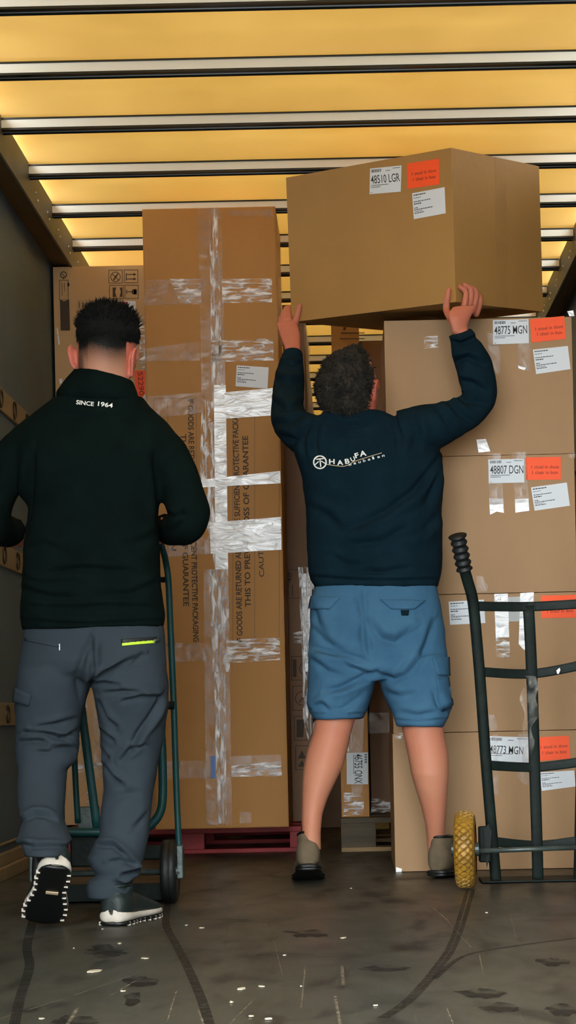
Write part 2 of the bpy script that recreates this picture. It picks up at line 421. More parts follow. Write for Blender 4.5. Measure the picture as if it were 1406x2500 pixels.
def patch(name, bvh, quad, m, parent, off=0.002, thick=0.0, nu=10, nv=4, depth_fallback=6.0):
    """a strip or pocket sewn onto cloth: the quad (px corners tl, tr, br, bl) laid on the surface"""
    bm = bmesh.new(); rows = []
    ld = None
    for j in range(nv + 1):
        row = []
        for i in range(nu + 1):
            u, v = i / nu, j / nv
            x = (quad[0][0] * (1 - u) + quad[1][0] * u) * (1 - v) + (quad[3][0] * (1 - u) + quad[2][0] * u) * v
            y = (quad[0][1] * (1 - u) + quad[1][1] * u) * (1 - v) + (quad[3][1] * (1 - u) + quad[2][1] * u) * v
            h, n = cast(bvh, x, y)
            if h is None or (ld and abs(h.y - ld) > 0.12):
                h = P(x, y, ld if ld else depth_fallback); n = Vector((0, -1, 0))
            if n.y > 0: n = -n
            ld = h.y
            row.append((h, n))
        rows.append(row)
    front = [[bm.verts.new(h + n * (off + thick)) for h, n in row] for row in rows]
    for j in range(nv):
        for i in range(nu):
            bm.faces.new((front[j][i], front[j][i + 1], front[j + 1][i + 1], front[j + 1][i]))
    if thick:
        back = [[bm.verts.new(h - n * 0.002) for h, n in row] for row in rows]
        ring = [(0, i) for i in range(nu)] + [(j, nu) for j in range(nv)] + [(nv, i) for i in range(nu, 0, -1)] + [(j, 0) for j in range(nv, 0, -1)]
        for a, b_ in zip(ring, ring[1:] + ring[:1]):
            bm.faces.new((front[a[0]][a[1]], back[a[0]][a[1]], back[b_[0]][b_[1]], front[b_[0]][b_[1]]))
    return obj(name, bm, m, parent, smooth=True)

# ------------------------------------------------------------------ lettering
_tc = {}
def text_mesh(s, off=0.0, spacing=1.0):
    key = (s, off, spacing)
    if key not in _tc:
        cu = bpy.data.curves.new('t', 'FONT'); cu.body = s; cu.size = 1.0; cu.offset = off; cu.space_character = spacing
        cu.resolution_u = 3; cu.fill_mode = 'FRONT'
        o = bpy.data.objects.new('t', cu); COL.objects.link(o)
        dg = bpy.context.evaluated_depsgraph_get()
        me = bpy.data.meshes.new_from_object(o.evaluated_get(dg))
        bpy.data.objects.remove(o); bpy.data.curves.remove(cu)
        vs = [v.co.copy() for v in me.vertices]; fs = [tuple(p.vertices) for p in me.polygons]
        bpy.data.meshes.remove(me)
        x0 = min(v.x for v in vs); x1 = max(v.x for v in vs)
        _tc[key] = ([((v.x - x0) / (x1 - x0), v.y) for v in vs], fs)
    return _tc[key]
CAP = 0.73
def write_px(s, p0, p1, cap, off=0.0, up=None, spacing=1.0):
    """verts in pixels: baseline from p0 to p1, capital height cap px"""
    vs, fs = text_mesh(s, off, spacing)
    ux, uy = p1[0] - p0[0], p1[1] - p0[1]; l = math.hypot(ux, uy)
    nx, ny = (uy / l, -ux / l)
    return [(p0[0] + ux * x + nx * cap * y / CAP, p0[1] + uy * x + ny * cap * y / CAP) for x, y in vs], fs
def prints(name, groups, pt, n, m, parent, lift=0.0008):
    return [print_plane(name, g_, pt, n, m, parent, lift) for g_ in groups]
def print_plane(name, items, pt, n, m, parent, lift=0.0008):
    """flat print on a plane; items are (verts px, faces)"""
    bm = bmesh.new()
    for vs, fs in items:
        bv = [bm.verts.new(onplane(x, y, pt, n) + n * lift) for x, y in vs]
        for f in fs:
            try: bm.faces.new([bv[i] for i in f])
            except ValueError: pass
    return obj_n(name, bm, m, parent)
def rect(x0, y0, x1, y1): return [(x0, y0), (x1, y0), (x1, y1), (x0, y1)], [(0, 1, 2, 3)]
def frame(x0, y0, x1, y1, w):
    return [rect(x0, y0, x1, y0 + w), rect(x0, y1 - w, x1, y1), rect(x0, y0 + w, x0 + w, y1 - w), rect(x1 - w, y0 + w, x1, y1 - w)]
def disc(cx, cy, r, n=20, ry=None):
    return [(cx + r * math.cos(2 * math.pi * k / n), cy + (ry or r) * math.sin(2 * math.pi * k / n)) for k in range(n)], [tuple(range(n))]
def ringp(cx, cy, r, w, n=24):
    vs = []; 
    for k in range(n):
        a = 2 * math.pi * k / n
        vs += [(cx + r * math.cos(a), cy + r * math.sin(a)), (cx + (r - w) * math.cos(a), cy + (r - w) * math.sin(a))]
    return vs, [(2 * k, 2 * ((k + 1) % n), 2 * ((k + 1) % n) + 1, 2 * k + 1) for k in range(n)]
def seg(x0, y0, x1, y1, w):
    dx, dy = x1 - x0, y1 - y0; l = math.hypot(dx, dy); nx, ny = -dy / l * w / 2, dx / l * w / 2
    return [(x0 + nx, y0 + ny), (x1 + nx, y1 + ny), (x1 - nx, y1 - ny), (x0 - nx, y0 - ny)], [(0, 1, 2, 3)]
def poly(*pts): return list(pts), [tuple(range(len(pts)))]
def sheet(name, pts, pt, n, m, parent, lift=0.0005, label=None):
    o = print_plane(name, [poly(*pts)], pt, n, m, parent, lift)
    if label: o['label'] = label
    return o
def lerp2(a, b, t): return (a[0] + (b[0] - a[0]) * t, a[1] + (b[1] - a[1]) * t)
def fq(q, u, v):        # point inside a quad tl,tr,br,bl
    return lerp2(lerp2(q[0], q[1], u), lerp2(q[3], q[2], u), v)
def number_label(parent, q, txt, pt, n, b0, b1, cap, lift=0.0005):
    s = sheet('shipping_label', q, pt, n, PAPER, parent, lift)
    it = [write_px(txt, b0, b1, cap, 0.003)]
    rnd = random.Random(txt)
    u = 0.05
    while u < 0.36:                                  # bar code
        w = rnd.choice((0.008, 0.014, 0.02))
        it.append(poly(fq(q, u, 0.05), fq(q, u + w, 0.05), fq(q, u + w, 0.17), fq(q, u, 0.17))); u += w + rnd.choice((0.01, 0.016))
    for (u0, u1, v) in ((0.72, 0.96, 0.06), (0.05, 0.6, 0.66), (0.05, 0.34, 0.73), (0.04, 0.08, 0.94), (0.5, 0.64, 0.13)):
        it.append(poly(fq(q, u0, v), fq(q, u1, v), fq(q, u1, v + 0.02), fq(q, u0, v + 0.02)))
    print_plane('label_print', it, pt, n, INK, s, lift + 0.0005)
    return s
def orange_label(parent, q, pt, n, l1, l2, cap=8.5, lift=0.0005):
    s = sheet('orange_notice', q, pt, n, ORANGE, parent, lift)
    print_plane('notice_print', [write_px('1 stoel in doos', l1[0], l1[1], cap, 0.01), write_px('1 chair in box', l2[0], l2[1], cap, 0.01)],
                pt, n, INKO, s, lift + 0.0005)
    return s
def paper_label(parent, q, pt, n, seed=1, lift=0.0005):
    s = sheet('address_label', q, pt, n, PAPER, parent, lift)
    rnd = random.Random(seed); it = []
    for v, u1, h in ((0.07, 0.42, 0.04), (0.19, 0.26, 0.02), (0.33, 0.55, 0.03), (0.41, 0.26, 0.04), (0.57, 0.15, 0.03), (0.64, 0.62, 0.03), (0.71, 0.3, 0.02), (0.77, 0.34, 0.03)):
        u = 0.04
        while u < u1:
            w = rnd.uniform(0.03, 0.08)
            it.append(poly(fq(q, u, v), fq(q, min(u + w, u1), v), fq(q, min(u + w, u1), v + h), fq(q, u, v + h))); u += w + 0.012
    print_plane('label_print', it, pt, n, INK, s, lift + 0.0005)
    return s
NY = Vector((0, -1, 0))

# ================================================================== THE TRAILER
ZC = CH + 2.10            # underside of the roof bows
XL, XR = -1.30, 1.13      # wall faces
Y0, Y1 = 1.9, 17.4
BOWS = [6.035 + 0.617 * k for k in range(-6, 19)]
# outside ground
g = boxobj('ground', (-30, -25, -1.32), (30, 30, -1.22), mat('asphalt', srgb(120, 120, 118), 0.9, 0.1, 2), None)
tag(g, 'grey asphalt yard behind the trailer', 'ground', kind='structure')
bd = boxobj('unseen_light_blocker', (2.6, -16, -1.22), (3.0, 1.5, 5.5), mat('blocker_brick', srgb(84, 70, 60), 0.9, 0.2, 6), None)  # added out of view to cut the light on the load's right side
tag(bd, 'added unseen building shading the right side of the load', 'building', kind='structure')
fl = boxobj('floor', (XL - 0.06, Y0, -0.12), (XR + 0.06, Y1, 0.0), FLOORM)
tag(fl, 'worn dark grey plywood trailer floor with tyre marks', 'floor', kind='structure')
# roof sheet
bm = bmesh.new()
ys = []
prev = Y0
for k, yb in enumerate(BOWS + [Y1]):
    seg0 = prev
    for t in (0, 0.12, 0.25, 0.5, 0.72, 0.82, 0.87, 0.90, 0.93, 0.955, 0.98, 1.0):
        y = seg0 + (yb - seg0) * t
        drop = 0.056 * max(0, (t - 0.84) / 0.16) ** 1.6 - 0.010 * math.sin(math.pi * t)
        if not ys or y > ys[-1][0] + 1e-4: ys.append((y, ZC + 0.094 - drop))
    ys.append((yb + 0.055, ZC + 0.036)); prev = yb + 0.06
xs = [XL + 0.06 + (XR - XL - 0.12) * i / 24 for i in range(25)]
rows = []
for y, z in ys:
    rows.append([bm.verts.new((x, y, z + 0.004 * noise.noise(Vector((x * 1.5, y * 2.2, 0))))) for x in xs])
for a, b_ in zip(rows, rows[1:]):
    for i in range(len(xs) - 1): bm.faces.new((a[i], a[i + 1], b_[i + 1], b_[i]))
ce = obj('ceiling', bm, TARP, smooth=True)
tag(ce, 'translucent yellow tarpaulin roof stretched over metal bows', 'roof', kind='structure')
def extrude_x(bm, prof, x0, x1):
    a = [bm.verts.new((x0, y, z)) for y, z in prof]; b_ = [bm.verts.new((x1, y, z)) for y, z in prof]
    n = len(prof)
    for i in range(n): bm.faces.new((a[i], a[(i + 1) % n], b_[(i + 1) % n], b_[i]))
    bm.faces.new(list(reversed(a))); bm.faces.new(b_)
m_bow = m_bar = None
for yb in BOWS:
    if m_bow is None:
        bm = bmesh.new()
        extrude_x(bm, [(yb, ZC + 0.002), (yb, ZC + 0.031), (yb + 0.003, ZC + 0.034), (yb + 0.012, ZC + 0.034), (yb + 0.012, ZC + 0.002)], XL + 0.1, XR - 0.1)
        o1 = obj('roof_bow', bm, ALU, ce)
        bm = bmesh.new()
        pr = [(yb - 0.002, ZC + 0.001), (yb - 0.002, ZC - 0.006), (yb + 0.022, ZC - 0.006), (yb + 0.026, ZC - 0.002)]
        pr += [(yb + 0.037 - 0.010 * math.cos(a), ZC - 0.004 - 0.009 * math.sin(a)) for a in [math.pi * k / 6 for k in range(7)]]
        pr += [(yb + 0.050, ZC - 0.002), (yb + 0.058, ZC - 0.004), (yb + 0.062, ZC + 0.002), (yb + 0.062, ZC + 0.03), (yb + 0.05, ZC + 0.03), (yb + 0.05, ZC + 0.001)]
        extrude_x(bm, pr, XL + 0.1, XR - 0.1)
        o2 = obj('shaded_bow_underside', bm, BOWSHADE, o1)  # underside profile coloured near-black to hold the shade below the bow
        o3 = boxobj('gap_shade_strip', (XL + 0.1, yb - 0.0035, ZC + 0.0315), (XR - 0.1, yb + 0.004, ZC + 0.0375), BOWSHADE, o1, 0.001)  # dark strip painted in for the shade line between tarpaulin and bow
        m_bow, m_bar, m_gap, y00 = o1, o2, o3, yb
    else:
        D = Matrix.Translation((0, yb - y00, 0))
        c = _link('roof_bow', m_bow.data, ce, D @ PW[m_bow.name])
        c2 = _link('shaded_bow_underside', m_bar.data, c, D @ PW[m_bar.name])
        _link('gap_shade_strip', m_gap.data, c, D @ PW[m_gap.name])
# side rails under the roof
def side_rail(sx, X, Xin, nm):
    bm = bmesh.new()
    prof = [(Xin, ZC + 0.045), (Xin, ZC - 0.093), (Xin + sx * 0.006, ZC - 0.096), (Xin + sx * 0.012, ZC - 0.092), (Xin + sx * 0.012, ZC + 0.045)]
    a = [bm.verts.new((x, Y0, z)) for x, z in prof]; b_ = [bm.verts.new((x, Y1, z)) for x, z in prof]
    n = len(prof)
    for i in range(n): bm.faces.new((a[i], a[(i + 1) % n], b_[(i + 1) % n], b_[i]))
    bm.faces.new(a); bm.faces.new(b_)
    r = tag(obj(nm, bm, RAILGREY), 'grey riveted roof rail along the trailer side', 'rail', kind='structure')
    bm = bmesh.new()
    prof = [(Xin + sx * 0.012, ZC - 0.085), (X, ZC - 0.068), (X, ZC + 0.05), (Xin + sx * 0.012, ZC + 0.05)]
    a = [bm.verts.new((x, Y0, z)) for x, z in prof]; b_ = [bm.verts.new((x, Y1, z)) for x, z in prof]
    for i in range(4): bm.faces.new((a[i], a[(i + 1) % 4], b_[(i + 1) % 4], b_[i]))
    bm.faces.new(a); bm.faces.new(b_)
    obj('rail_soffit', bm, RAILLIT, r)
    bm0 = bmesh.new()
    bmesh.ops.create_uvsphere(bm0, u_segments=8, v_segments=6, radius=0.005)
    for v in bm0.verts: v.co = v.co + Vector((Xin, 8.05, ZC - 0.03))
    rv = obj('rivet', bm0, ALU, r, smooth=True)
    for k in range(1, 22):
        y = 8.05 + 0.3085 * (k // 2) * 2 / 2 + (0.05 if k % 2 else 0)
        _link('rivet', rv.data, r, Matrix.Translation((0, y - 8.05, -0.018 if k % 2 else 0)) @ PW[rv.name])
    return r
side_rail(-1, XL, -1.200, 'trim_1')
side_rail(1, XR, 1.034, 'trim_2')
# walls with perforated lashing slats
def wall(nm, sx, X, lab):
    w = boxobj(nm, (min(X, X + sx * 0.05), Y0, 0.0), (max(X, X + sx * 0.05), Y1, ZC - 0.06), WALLM)
    tag(w, lab, 'wall', kind='structure')
    for z0 in (0.56, 1.155, 1.74):
        s = boxobj('lashing_slat', (min(X, X - sx * 0.012), Y0, z0), (max(X, X - sx * 0.012), Y1, z0 + 0.085), SLATM, w, 0.003)
        ring0 = None
        y = 7.03
        while y < 9.2:
            if ring0 is None:
                bm = bmesh.new(); n = 20
                prof = [(0.036, 0.0), (0.036, 0.004), (0.033, 0.006), (0.029, 0.004), (0.027, -0.001)]
                rr = []
                for r_, h in prof:
                    rr.append([bm.verts.new((X - sx * (0.012 + h), y + r_ * math.cos(2 * math.pi * k / n), z0 + 0.042 + r_ * math.sin(2 * math.pi * k / n))) for k in range(n)])
                for p, q in zip(rr, rr[1:]):
                    for k in range(n): bm.faces.new((p[k], p[(k + 1) % n], q[(k + 1) % n], q[k]))
                bm.faces.new(rr[-1])
                ring0 = obj('lashing_hole', bm, DARKHOLE, s, smooth=False); yy = y
            else: _link('lashing_hole', ring0.data, s, Matrix.Translation((0, y - yy, 0)) @ PW[ring0.name])
            y += 0.31
    for z0, z1, t in ((0.0, 0.05, 0.035), (0.05, 0.095, 0.022), (0.12, 0.13, 0.012)):
        boxobj('kick_rail', (min(X, X - sx * t), Y0, z0), (max(X, X - sx * t), Y1, z1), SLATM, w, 0.004)
    return w
wall('wall_left', -1, XL, 'grey trailer side wall with perforated lashing slats')
wall('wall_right', 1, XR, 'shaded trailer side wall behind the stacked cartons')
fr = boxobj('wall_front', (XL - 0.05, Y1, 0), (XR + 0.05, Y1 + 0.06, ZC + 0.08), WALLM)
tag(fr, 'grey bulkhead at the far end of the trailer', 'wall', kind='structure')

# ---- marks on the floor (parts of it)
def floor_pt(px, py, z=0.0006): return onplane(px, py, Vector((0, 0, z)), Vector((0, 0, 1)))
def floor_strip(name, pts, width, m, z=0.0006):
    w = [floor_pt(x, y, z) for x, y in pts]; w = smoothpath(w, 5) if len(w) > 2 else w
    bm = bmesh.new(); prev = None
    for i, p in enumerate(w):
        t = (w[min(i + 1, len(w) - 1)] - w[max(i - 1, 0)]).normalized(); s = Vector((-t.y, t.x, 0)) * width / 2
        cur = (bm.verts.new(p + s), bm.verts.new(p - s))
        if prev: bm.faces.new((prev[0], prev[1], cur[1], cur[0]))
        prev = cur
    me = bpy.data.meshes.new(name); bmesh.ops.recalc_face_normals(bm, faces=bm.faces[:]); bm.to_mesh(me); bm.free()
    return obj(name, me, m, fl)
def floor_blob(name, pts, m, z=0.0009):
    bm = bmesh.new(); c = floor_pt(sum(p[0] for p in pts) / len(pts), sum(p[1] for p in pts) / len(pts), z)
    w = smoothpath([floor_pt(x, y, z) for x, y in pts] + [floor_pt(*pts[0], z)], 16)[:-1]
    vs = [bm.verts.new(c + (p - c) * max(0.4, 0.9 + 0.5 * noise.noise(p * 16) + 0.22 * noise.noise(p * 55))) for p in w]; vc = bm.verts.new(c)
    for i in range(len(vs)): bm.faces.new((vs[i], vs[(i + 1) % len(vs)], vc))
    return obj(name, bm, m, fl)
for off in (-0.012, 0.0, 0.012):
    floor_strip('tyre_mark', [(82 + off * 600, 2240), (66 + off * 620, 2310), (72 + off * 640, 2360), (48 + off * 680, 2440), (30 + off * 720, 2530)], 0.008, TRACK)
floor_strip('tyre_mark', [(410, 2205), (405, 2255), (432, 2310), (462, 2370), (492, 2440), (520, 2530)], 0.021, TRACK)
for off in (-0.010, 0.010):
    floor_strip('tyre_mark', [(1148 + off * 700, 2172), (1112 + off * 700, 2290), (1070 + off * 700, 2360), (1000 + off * 700, 2440), (935 + off * 700, 2485)], 0.012, TRACK)
floor_strip('tyre_mark', [(1406, 2290), (1250, 2310), (1130, 2335), (1060, 2390)], 0.014, TRACK)
floor_blob('dark_stain', [(292, 2390), (340, 2381), (396, 2393), (370, 2408), (318, 2412)], STAIN)
floor_blob('dark_stain', [(110, 2497), (175, 2475), (236, 2490), (220, 2515), (120, 2520)], STAIN)
floor_blob('dark_stain', [(205, 2318), (250, 2306), (312, 2322), (285, 2336), (225, 2334)], STAIN)
floor_blob('dark_stain', [(300, 2430), (338, 2424), (342, 2445), (312, 2452)], STAIN)
floor_blob('dark_stain', [(1115, 2420), (1190, 2410), (1245, 2425), (1190, 2440)], STAIN)
floor_blob('dark_stain', [(1165, 2458), (1220, 2447), (1275, 2462), (1220, 2472)], STAIN)
floor_blob('dark_stain', [(1310, 2462), (1370, 2450), (1420, 2470), (1360, 2482)], STAIN)
floor_blob('dark_stain', [(860, 2365), (930, 2355), (1015, 2362), (930, 2372)], STAIN)
floor_blob('dark_stain', [(1300, 2345), (1350, 2335), (1395, 2350), (1340, 2358)], STAIN)
floor_blob('dark_stain', [(690, 2275), (760, 2268), (800, 2282), (740, 2288)], STAIN)
for pts, w in (([(835, 2358), (838, 2405)], 0.007), ([(818, 2432), (832, 2510)], 0.006), ([(1040, 2205), (1085, 2240), (1110, 2270), (1150, 2312)], 0.004),
               ([(0, 2487), (180, 2430), (355, 2370)], 0.003), ([(190, 2460), (165, 2500)], 0.007), ([(745, 2360), (735, 2460)], 0.003),
               ([(805, 2143), (905, 2139)], 0.004), ([(890, 2242), (975, 2240)], 0.004), ([(485, 2465), (500, 2510)], 0.004), ([(1245, 2230), (1262, 2300)], 0.003),
               ([(560, 2240), (548, 2310)], 0.002), ([(655, 2250), (690, 2380)], 0.002), ([(1170, 2330), (1180, 2380)], 0.003), ([(430, 2420), (405, 2505)], 0.003),
               ([(620, 2440), (560, 2500)], 0.003), ([(1090, 2460), (1115, 2520)], 0.003), ([(960, 2290), (1040, 2285)], 0.002), ([(270, 2430), (330, 2395)], 0.005)):
    floor_strip('scratch', pts, w, SCRATCH, 0.0012)

# ================================================================== CARTONS
def carton(name, lo, hi, m, label, group=None, wob=0.003, seed=0, bev=0.006):
    """bevelled board box with slightly bowed panels"""
    bm = bmesh.new(); bmesh.ops.create_cube(bm, size=1.0)
    bmesh.ops.bevel(bm, geom=bm.edges[:], offset=0.001, segments=1, affect='EDGES')
    bmesh.ops.subdivide_edges(bm, edges=[e for e in bm.edges if e.calc_length() > 0.5], cuts=9, use_grid_fill=True)
    s = [hi[i] - lo[i] for i in range(3)]
    for v in bm.verts:
        q = v.co.copy()
        c = Vector([lo[i] + s[i] * (q[i] + 0.5) for i in range(3)])
        on = [abs(abs(q[i]) - 0.5) < 0.0011 for i in range(3)]
        if sum(on) == 1:
            ax = on.index(True); o = [i for i in range(3) if i != ax]
            bow = (1 - (2 * q[o[0]]) ** 2) * (1 - (2 * q[o[1]]) ** 2)
            d_ = wob * (0.15 * bow + 0.2 * noise.noise(c * 3 + Vector((seed, 0, 0))))
            c[ax] += math.copysign(d_, q[ax]) - math.copysign(wob * 0.15, q[ax])
        v.co = c
    ob = obj(name, bm, m)
    return tag(ob, label, 'box', group)
# --- tall carton with crossed tape
TD = 8.40
tl = P(347, 511, TD); tr = P(672, 508, TD)
tx0, tx1 = tl.x, tr.x
tz0, tz1 = 0.118, tl.z
tall = carton('cardboard_box', (tx0, TD, tz0), (tx1, TD + 0.56, tz1), CARDO, 'tallest brown cardboard box with crossed tape and packaging warning print, on red pallet', None, 0.003, 1)
sx_ = P(515, 511, TD).x
for a, b_ in ((tx0 + 0.004, sx_ - 0.0015), (sx_ + 0.0015, tx1 - 0.004)):
    boxobj('flap', (a, TD - 0.003, tz0 + 0.003), (b_, TD + 0.002, tz1 - 0.003), CARDO, tall, 0.0012)
pT = Vector((0, TD - 0.0035, 0))
def T(name, m, *pts, lift=0.0006, parent=tall, pt=pT): return sheet(name, pts, pt, NY, m, parent, lift)
T('tape', TAPEC, (482, 509), (541, 509), (546, 740), (488, 740))
T('tape', TAPEC, (488, 740), (546, 740), (551, 980), (492, 980))
T('tape', TAPEV, (511, 509), (530, 509), (546, 980), (517, 980), lift=0.0010)
T('tape', TAPEGLARE, (522, 940), (551, 940), (557, 1390), (526, 1390), lift=0.0012)
T('tape', TAPEV, (492, 980), (523, 980), (526, 1390), (488, 1200), lift=0.0012)
T('tape', TAPEV, (508, 1390), (557, 1390), (562, 1640), (520, 1640), lift=0.0010)
T('tape', TAPEV, (522, 1640), (550, 1640), (553, 2010), (532, 2010), lift=0.0010)
T('tape', TAPEC, (497, 1390), (557, 1390), (567, 2014), (503, 2014))
T('tape', TAPEC, (352, 684), (489, 681), (492, 742), (352, 746))
T('tape', TAPEH, (415, 681), (489, 681), (492, 740), (440, 740), lift=0.0010)
T('tape', TAPEH, (541, 681), (664, 680), (664, 738), (543, 740), lift=0.0010)
T('tape', TAPEC, (350, 852), (488, 832), (488, 880), (352, 882))
T('tape', TAPEH, (515, 832), (667, 826), (668, 880), (515, 884), lift=0.0010)
T('tape', TAPEC, (360, 968), (492, 958), (492, 1008), (362, 1022))
T('tape', TAPEGLARE, (548, 958), (670, 947), (672, 1014), (550, 1022), lift=0.0014)
T('tape', TAPEGLARE, (486, 1172), (684, 1150), (685, 1180), (488, 1190), lift=0.0014)
T('tape', TAPEGLARE, (512, 1276), (686, 1262), (687, 1342), (514, 1352), lift=0.0014)
T('tape', TAPEC, (400, 1318), (512, 1310), (512, 1352), (400, 1360))
T('tape', TAPEH, (553, 1562), (683, 1557), (684, 1611), (555, 1619), lift=0.0014)
T('tape', TAPEC, (400, 1570), (505, 1570), (505, 1614), (402, 1616))
T('tape', TAPEC, (562, 1846), (686, 1842), (687, 1895), (563, 1898))
T('tape', TAPEH, (565, 1870), (687, 1858), (688, 1893), (565, 1896), lift=0.0014)
T('tape', TAPEC, (398, 1858), (514, 1856), (514, 1900), (400, 1900))
T('tape', TAPEC, (585, 1980), (614, 1983), (614, 2010), (585, 2010))
T('tape', TAPEC, (560, 512), (664, 512), (666, 530), (560, 526))
T('tape_tab', BLUE, (514, 1846), (525, 1845), (526, 1900), (515, 1901), lift=0.0016)
paper_label(tall, [(578, 892), (656, 897), (653, 949), (575, 943)], pT, NY, 3, 0.0016)
A1 = 'IF GOODS ARE RETURNED ALWAYS USE SUFFICIENT PROTECTIVE PACKAGING'; A2 = 'THIS TO PREVENT LOSS OF GUARANTEE'
prints('warning_print', [[write_px(A1, (458, 974), (472, 1567), 14, 0.022)], [write_px(A2, (441, 1060), (448, 1480), 14, 0.022)],
       [write_px('CAUTION', (414, 1180), (418, 1345), 13, 0.006)],
       [write_px(A1, (592, 1568), (580, 974), 14, 0.022)], [write_px(A2, (612, 1482), (605, 1064), 14, 0.022)],
       [write_px('CAUTION', (645, 1408), (641, 1300), 13, 0.006)]], pT, NY, INKB, tall, 0.0004)
print_plane('print_frame', frame(375, 972, 480, 1575, 1.2) + frame(568, 972, 682, 1575, 1.2) + [rect(409, 972, 410.2, 1575), rect(621, 1010, 622.2, 1560)], pT, NY, INKF, tall, 0.0003)
# film along its right-hand side
bm = bmesh.new(); rows = []
for i in range(40):
    z = tz1 - 0.02 - i * (tz1 - 1.5) / 39
    rows.append([bm.verts.new((tx1 + 0.004 + 0.010 * abs(noise.noise(Vector((j * 0.9, z * 6, 0)))), TD + 0.01 + j * 0.06, z)) for j in range(10)])
for a, b_ in zip(rows, rows[1:]):
    for j in range(9): bm.faces.new((a[j], b_[j], b_[j + 1], a[j + 1]))
obj('stretch_film', bm, FILM, tall, smooth=True)

# --- left carton with transport symbols
LD = 9.10
l0 = P(130, 652, LD); lz1 = l0.z
left = carton('cardboard_box', (XL + 0.013, LD, 0.108), (-0.85, LD + 1.0, lz1), CARDL, 'tall cardboard box with transport symbols and red caution sticker beside the left wall', None, 0.003, 2)
pL = Vector((0, LD - 0.001, 0))
sq = [frame(x0, y0, x1, y1, 1.4) for (x0, y0, x1, y1) in ((265, 659, 299, 692), (302.5, 658.4, 337, 691), (266.5, 696, 302, 729.5), (304.4, 695.5, 338, 729.5))]
prints('transport_symbol', [sq[0] + [ringp(282, 676, 12.5, 1.8), seg(273, 668, 291, 685, 1.8), seg(288, 668, 277, 684, 3.2)],
    sq[1] + [rect(307, 667, 309, 685), seg(309, 670, 329, 670, 2), poly((326, 666.5), (333, 670), (326, 673.5)), seg(309, 681, 329, 681, 2), poly((326, 677.5), (333, 681), (326, 684.5))],
    sq[2] + [poly((275, 702), (284, 702), (281, 712), (284, 725), (275, 725)), poly((292, 702), (299, 702), (299, 725), (292, 725), (295, 712))],
    sq[3] + [rect(308, 707, 310, 718), seg(310, 712.5, 322, 712.5, 2), disc(327, 712.5, 6, 16, 6.5), rect(327, 706, 334, 719)],
    [ringp(155, 671, 8.5, 2.2), seg(151, 668, 159, 675, 1.8), rect(154, 676, 156, 682)],
    frame(144.7, 683.5, 167, 733, 1.3) + [poly((146, 731), (156, 736), (169, 731), (171, 807), (148, 807)), disc(167, 695, 3, 10, 5), seg(151, 690, 152, 722, 1.2), seg(157, 690, 158, 712, 1.2)]],
    pL, NY, INKB, left, 0.0004)
print_plane('faint_print', [rect(192 + 8 * k, 737, 196 + 8 * k, 752) for k in range(6)] + frame(189, 733, 243, 760, 0.8), pL, NY, INKF, left, 0.0004)
cs = sheet('caution_sticker', [(268, 734), (331, 735), (334, 850), (272, 850)], pL, NY, PAPER, left)
print_plane('sticker_print', [poly((270, 736), (312, 737), (315, 848), (274, 848))], pL, NY, RED, cs, 0.0009)
print_plane('sticker_lightning', [poly((296, 742), (306, 746), (303, 757), (309, 759), (297, 772), (300, 761), (295, 758))], pL, NY, PAPER, cs, 0.0013)
print_plane('sticker_lettering', [write_px('CAUTION', (317, 746), (320, 845), 10, 0.012)], pL, NY, INK, cs, 0.0012)
os_ = sheet('orange_label', [(328, 905), (354, 904), (354, 962), (337, 986), (330, 960)], pL, NY, ORANGE, left)
print_plane('label_lettering', [write_px('52290 2', (336, 908), (341, 984), 13, 0.012)], pL, NY, INKO, os_, 0.0009)
sheet('torn_paper', [(337, 984), (354, 962), (357, 996), (341, 996)], pL, NY, PAPER, left)
sheet('tape', [(341, 775), (353, 770), (354, 903), (340, 903)], pL, NY, TAPEH, left)
sheet('tape', [(138, 800), (141, 800), (146, 840), (143, 842)], pL, NY, TAPEGLARE, left)
sheet('tape', [(144, 926), (152, 924), (152, 934), (146, 938)], pL, NY, PAPER, left)
T2 = lambda nm, m, *p: sheet(nm, p, pL, NY, m, left)
T2('tape', TAPEC, (225, 1650), (262, 1650), (262, 1900), (230, 1900)); T2('tape', TAPEH, (185, 1866), (250, 1862), (250, 1882), (185, 1886))
T2('tape', TAPEH, (205, 1700), (212, 1700), (222, 2000), (214, 2000))

# --- carton behind the tall one, with printed symbols and film on its edge
AD = 9.0
ax1 = -0.176; az1 = P(715, 744, AD).z
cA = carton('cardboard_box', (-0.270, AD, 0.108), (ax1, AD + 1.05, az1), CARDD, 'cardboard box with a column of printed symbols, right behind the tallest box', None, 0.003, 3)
pA = Vector((0, AD - 0.001, 0))
sq = [frame(x0, y0, x1, y1, 1.6) for (x0, y0, x1, y1) in ((711, 1602, 744, 1661), (714, 1674, 747, 1735), (718, 1748, 751, 1808), (721, 1820, 754, 1880))]
prints('transport_symbol', [sq[0] + [rect(715, 1610, 724, 1653), ringp(746, 1632, 16, 2)], sq[1] + [ringp(738, 1705, 18, 2), seg(730, 1715, 745, 1695, 3)],
    sq[2] + [poly((724, 1757), (744, 1757), (740, 1800), (724, 1800))], sq[3] + [poly((727, 1852), (737, 1832), (747, 1852)), poly((727, 1872), (737, 1856), (747, 1872))],
    frame(704, 1390, 738, 1461, 1.3) + [write_px('48', (712, 1422), (712, 1398), 12, 0.01), seg(714, 1455, 714, 1428, 2)]], pA, NY, INKB, cA, 0.0004)
sheet('film_strip', [(728, 1385), (770, 1385), (768, 1500), (760, 1600), (764, 1700), (772, 1770), (752, 1806), (740, 1760), (738, 1600), (733, 1500)], pA, NY, TAPEV, cA, 0.004)
sheet('film_strip', [(735, 1400), (762, 1400), (758, 1640), (742, 1640)], pA, NY, TAPEGLARE, cA, 0.003)
sheet('film_strip', [(716, 1545), (738, 1540), (738, 1572), (718, 1570)], pA, NY, TAPEH, cA, 0.003)
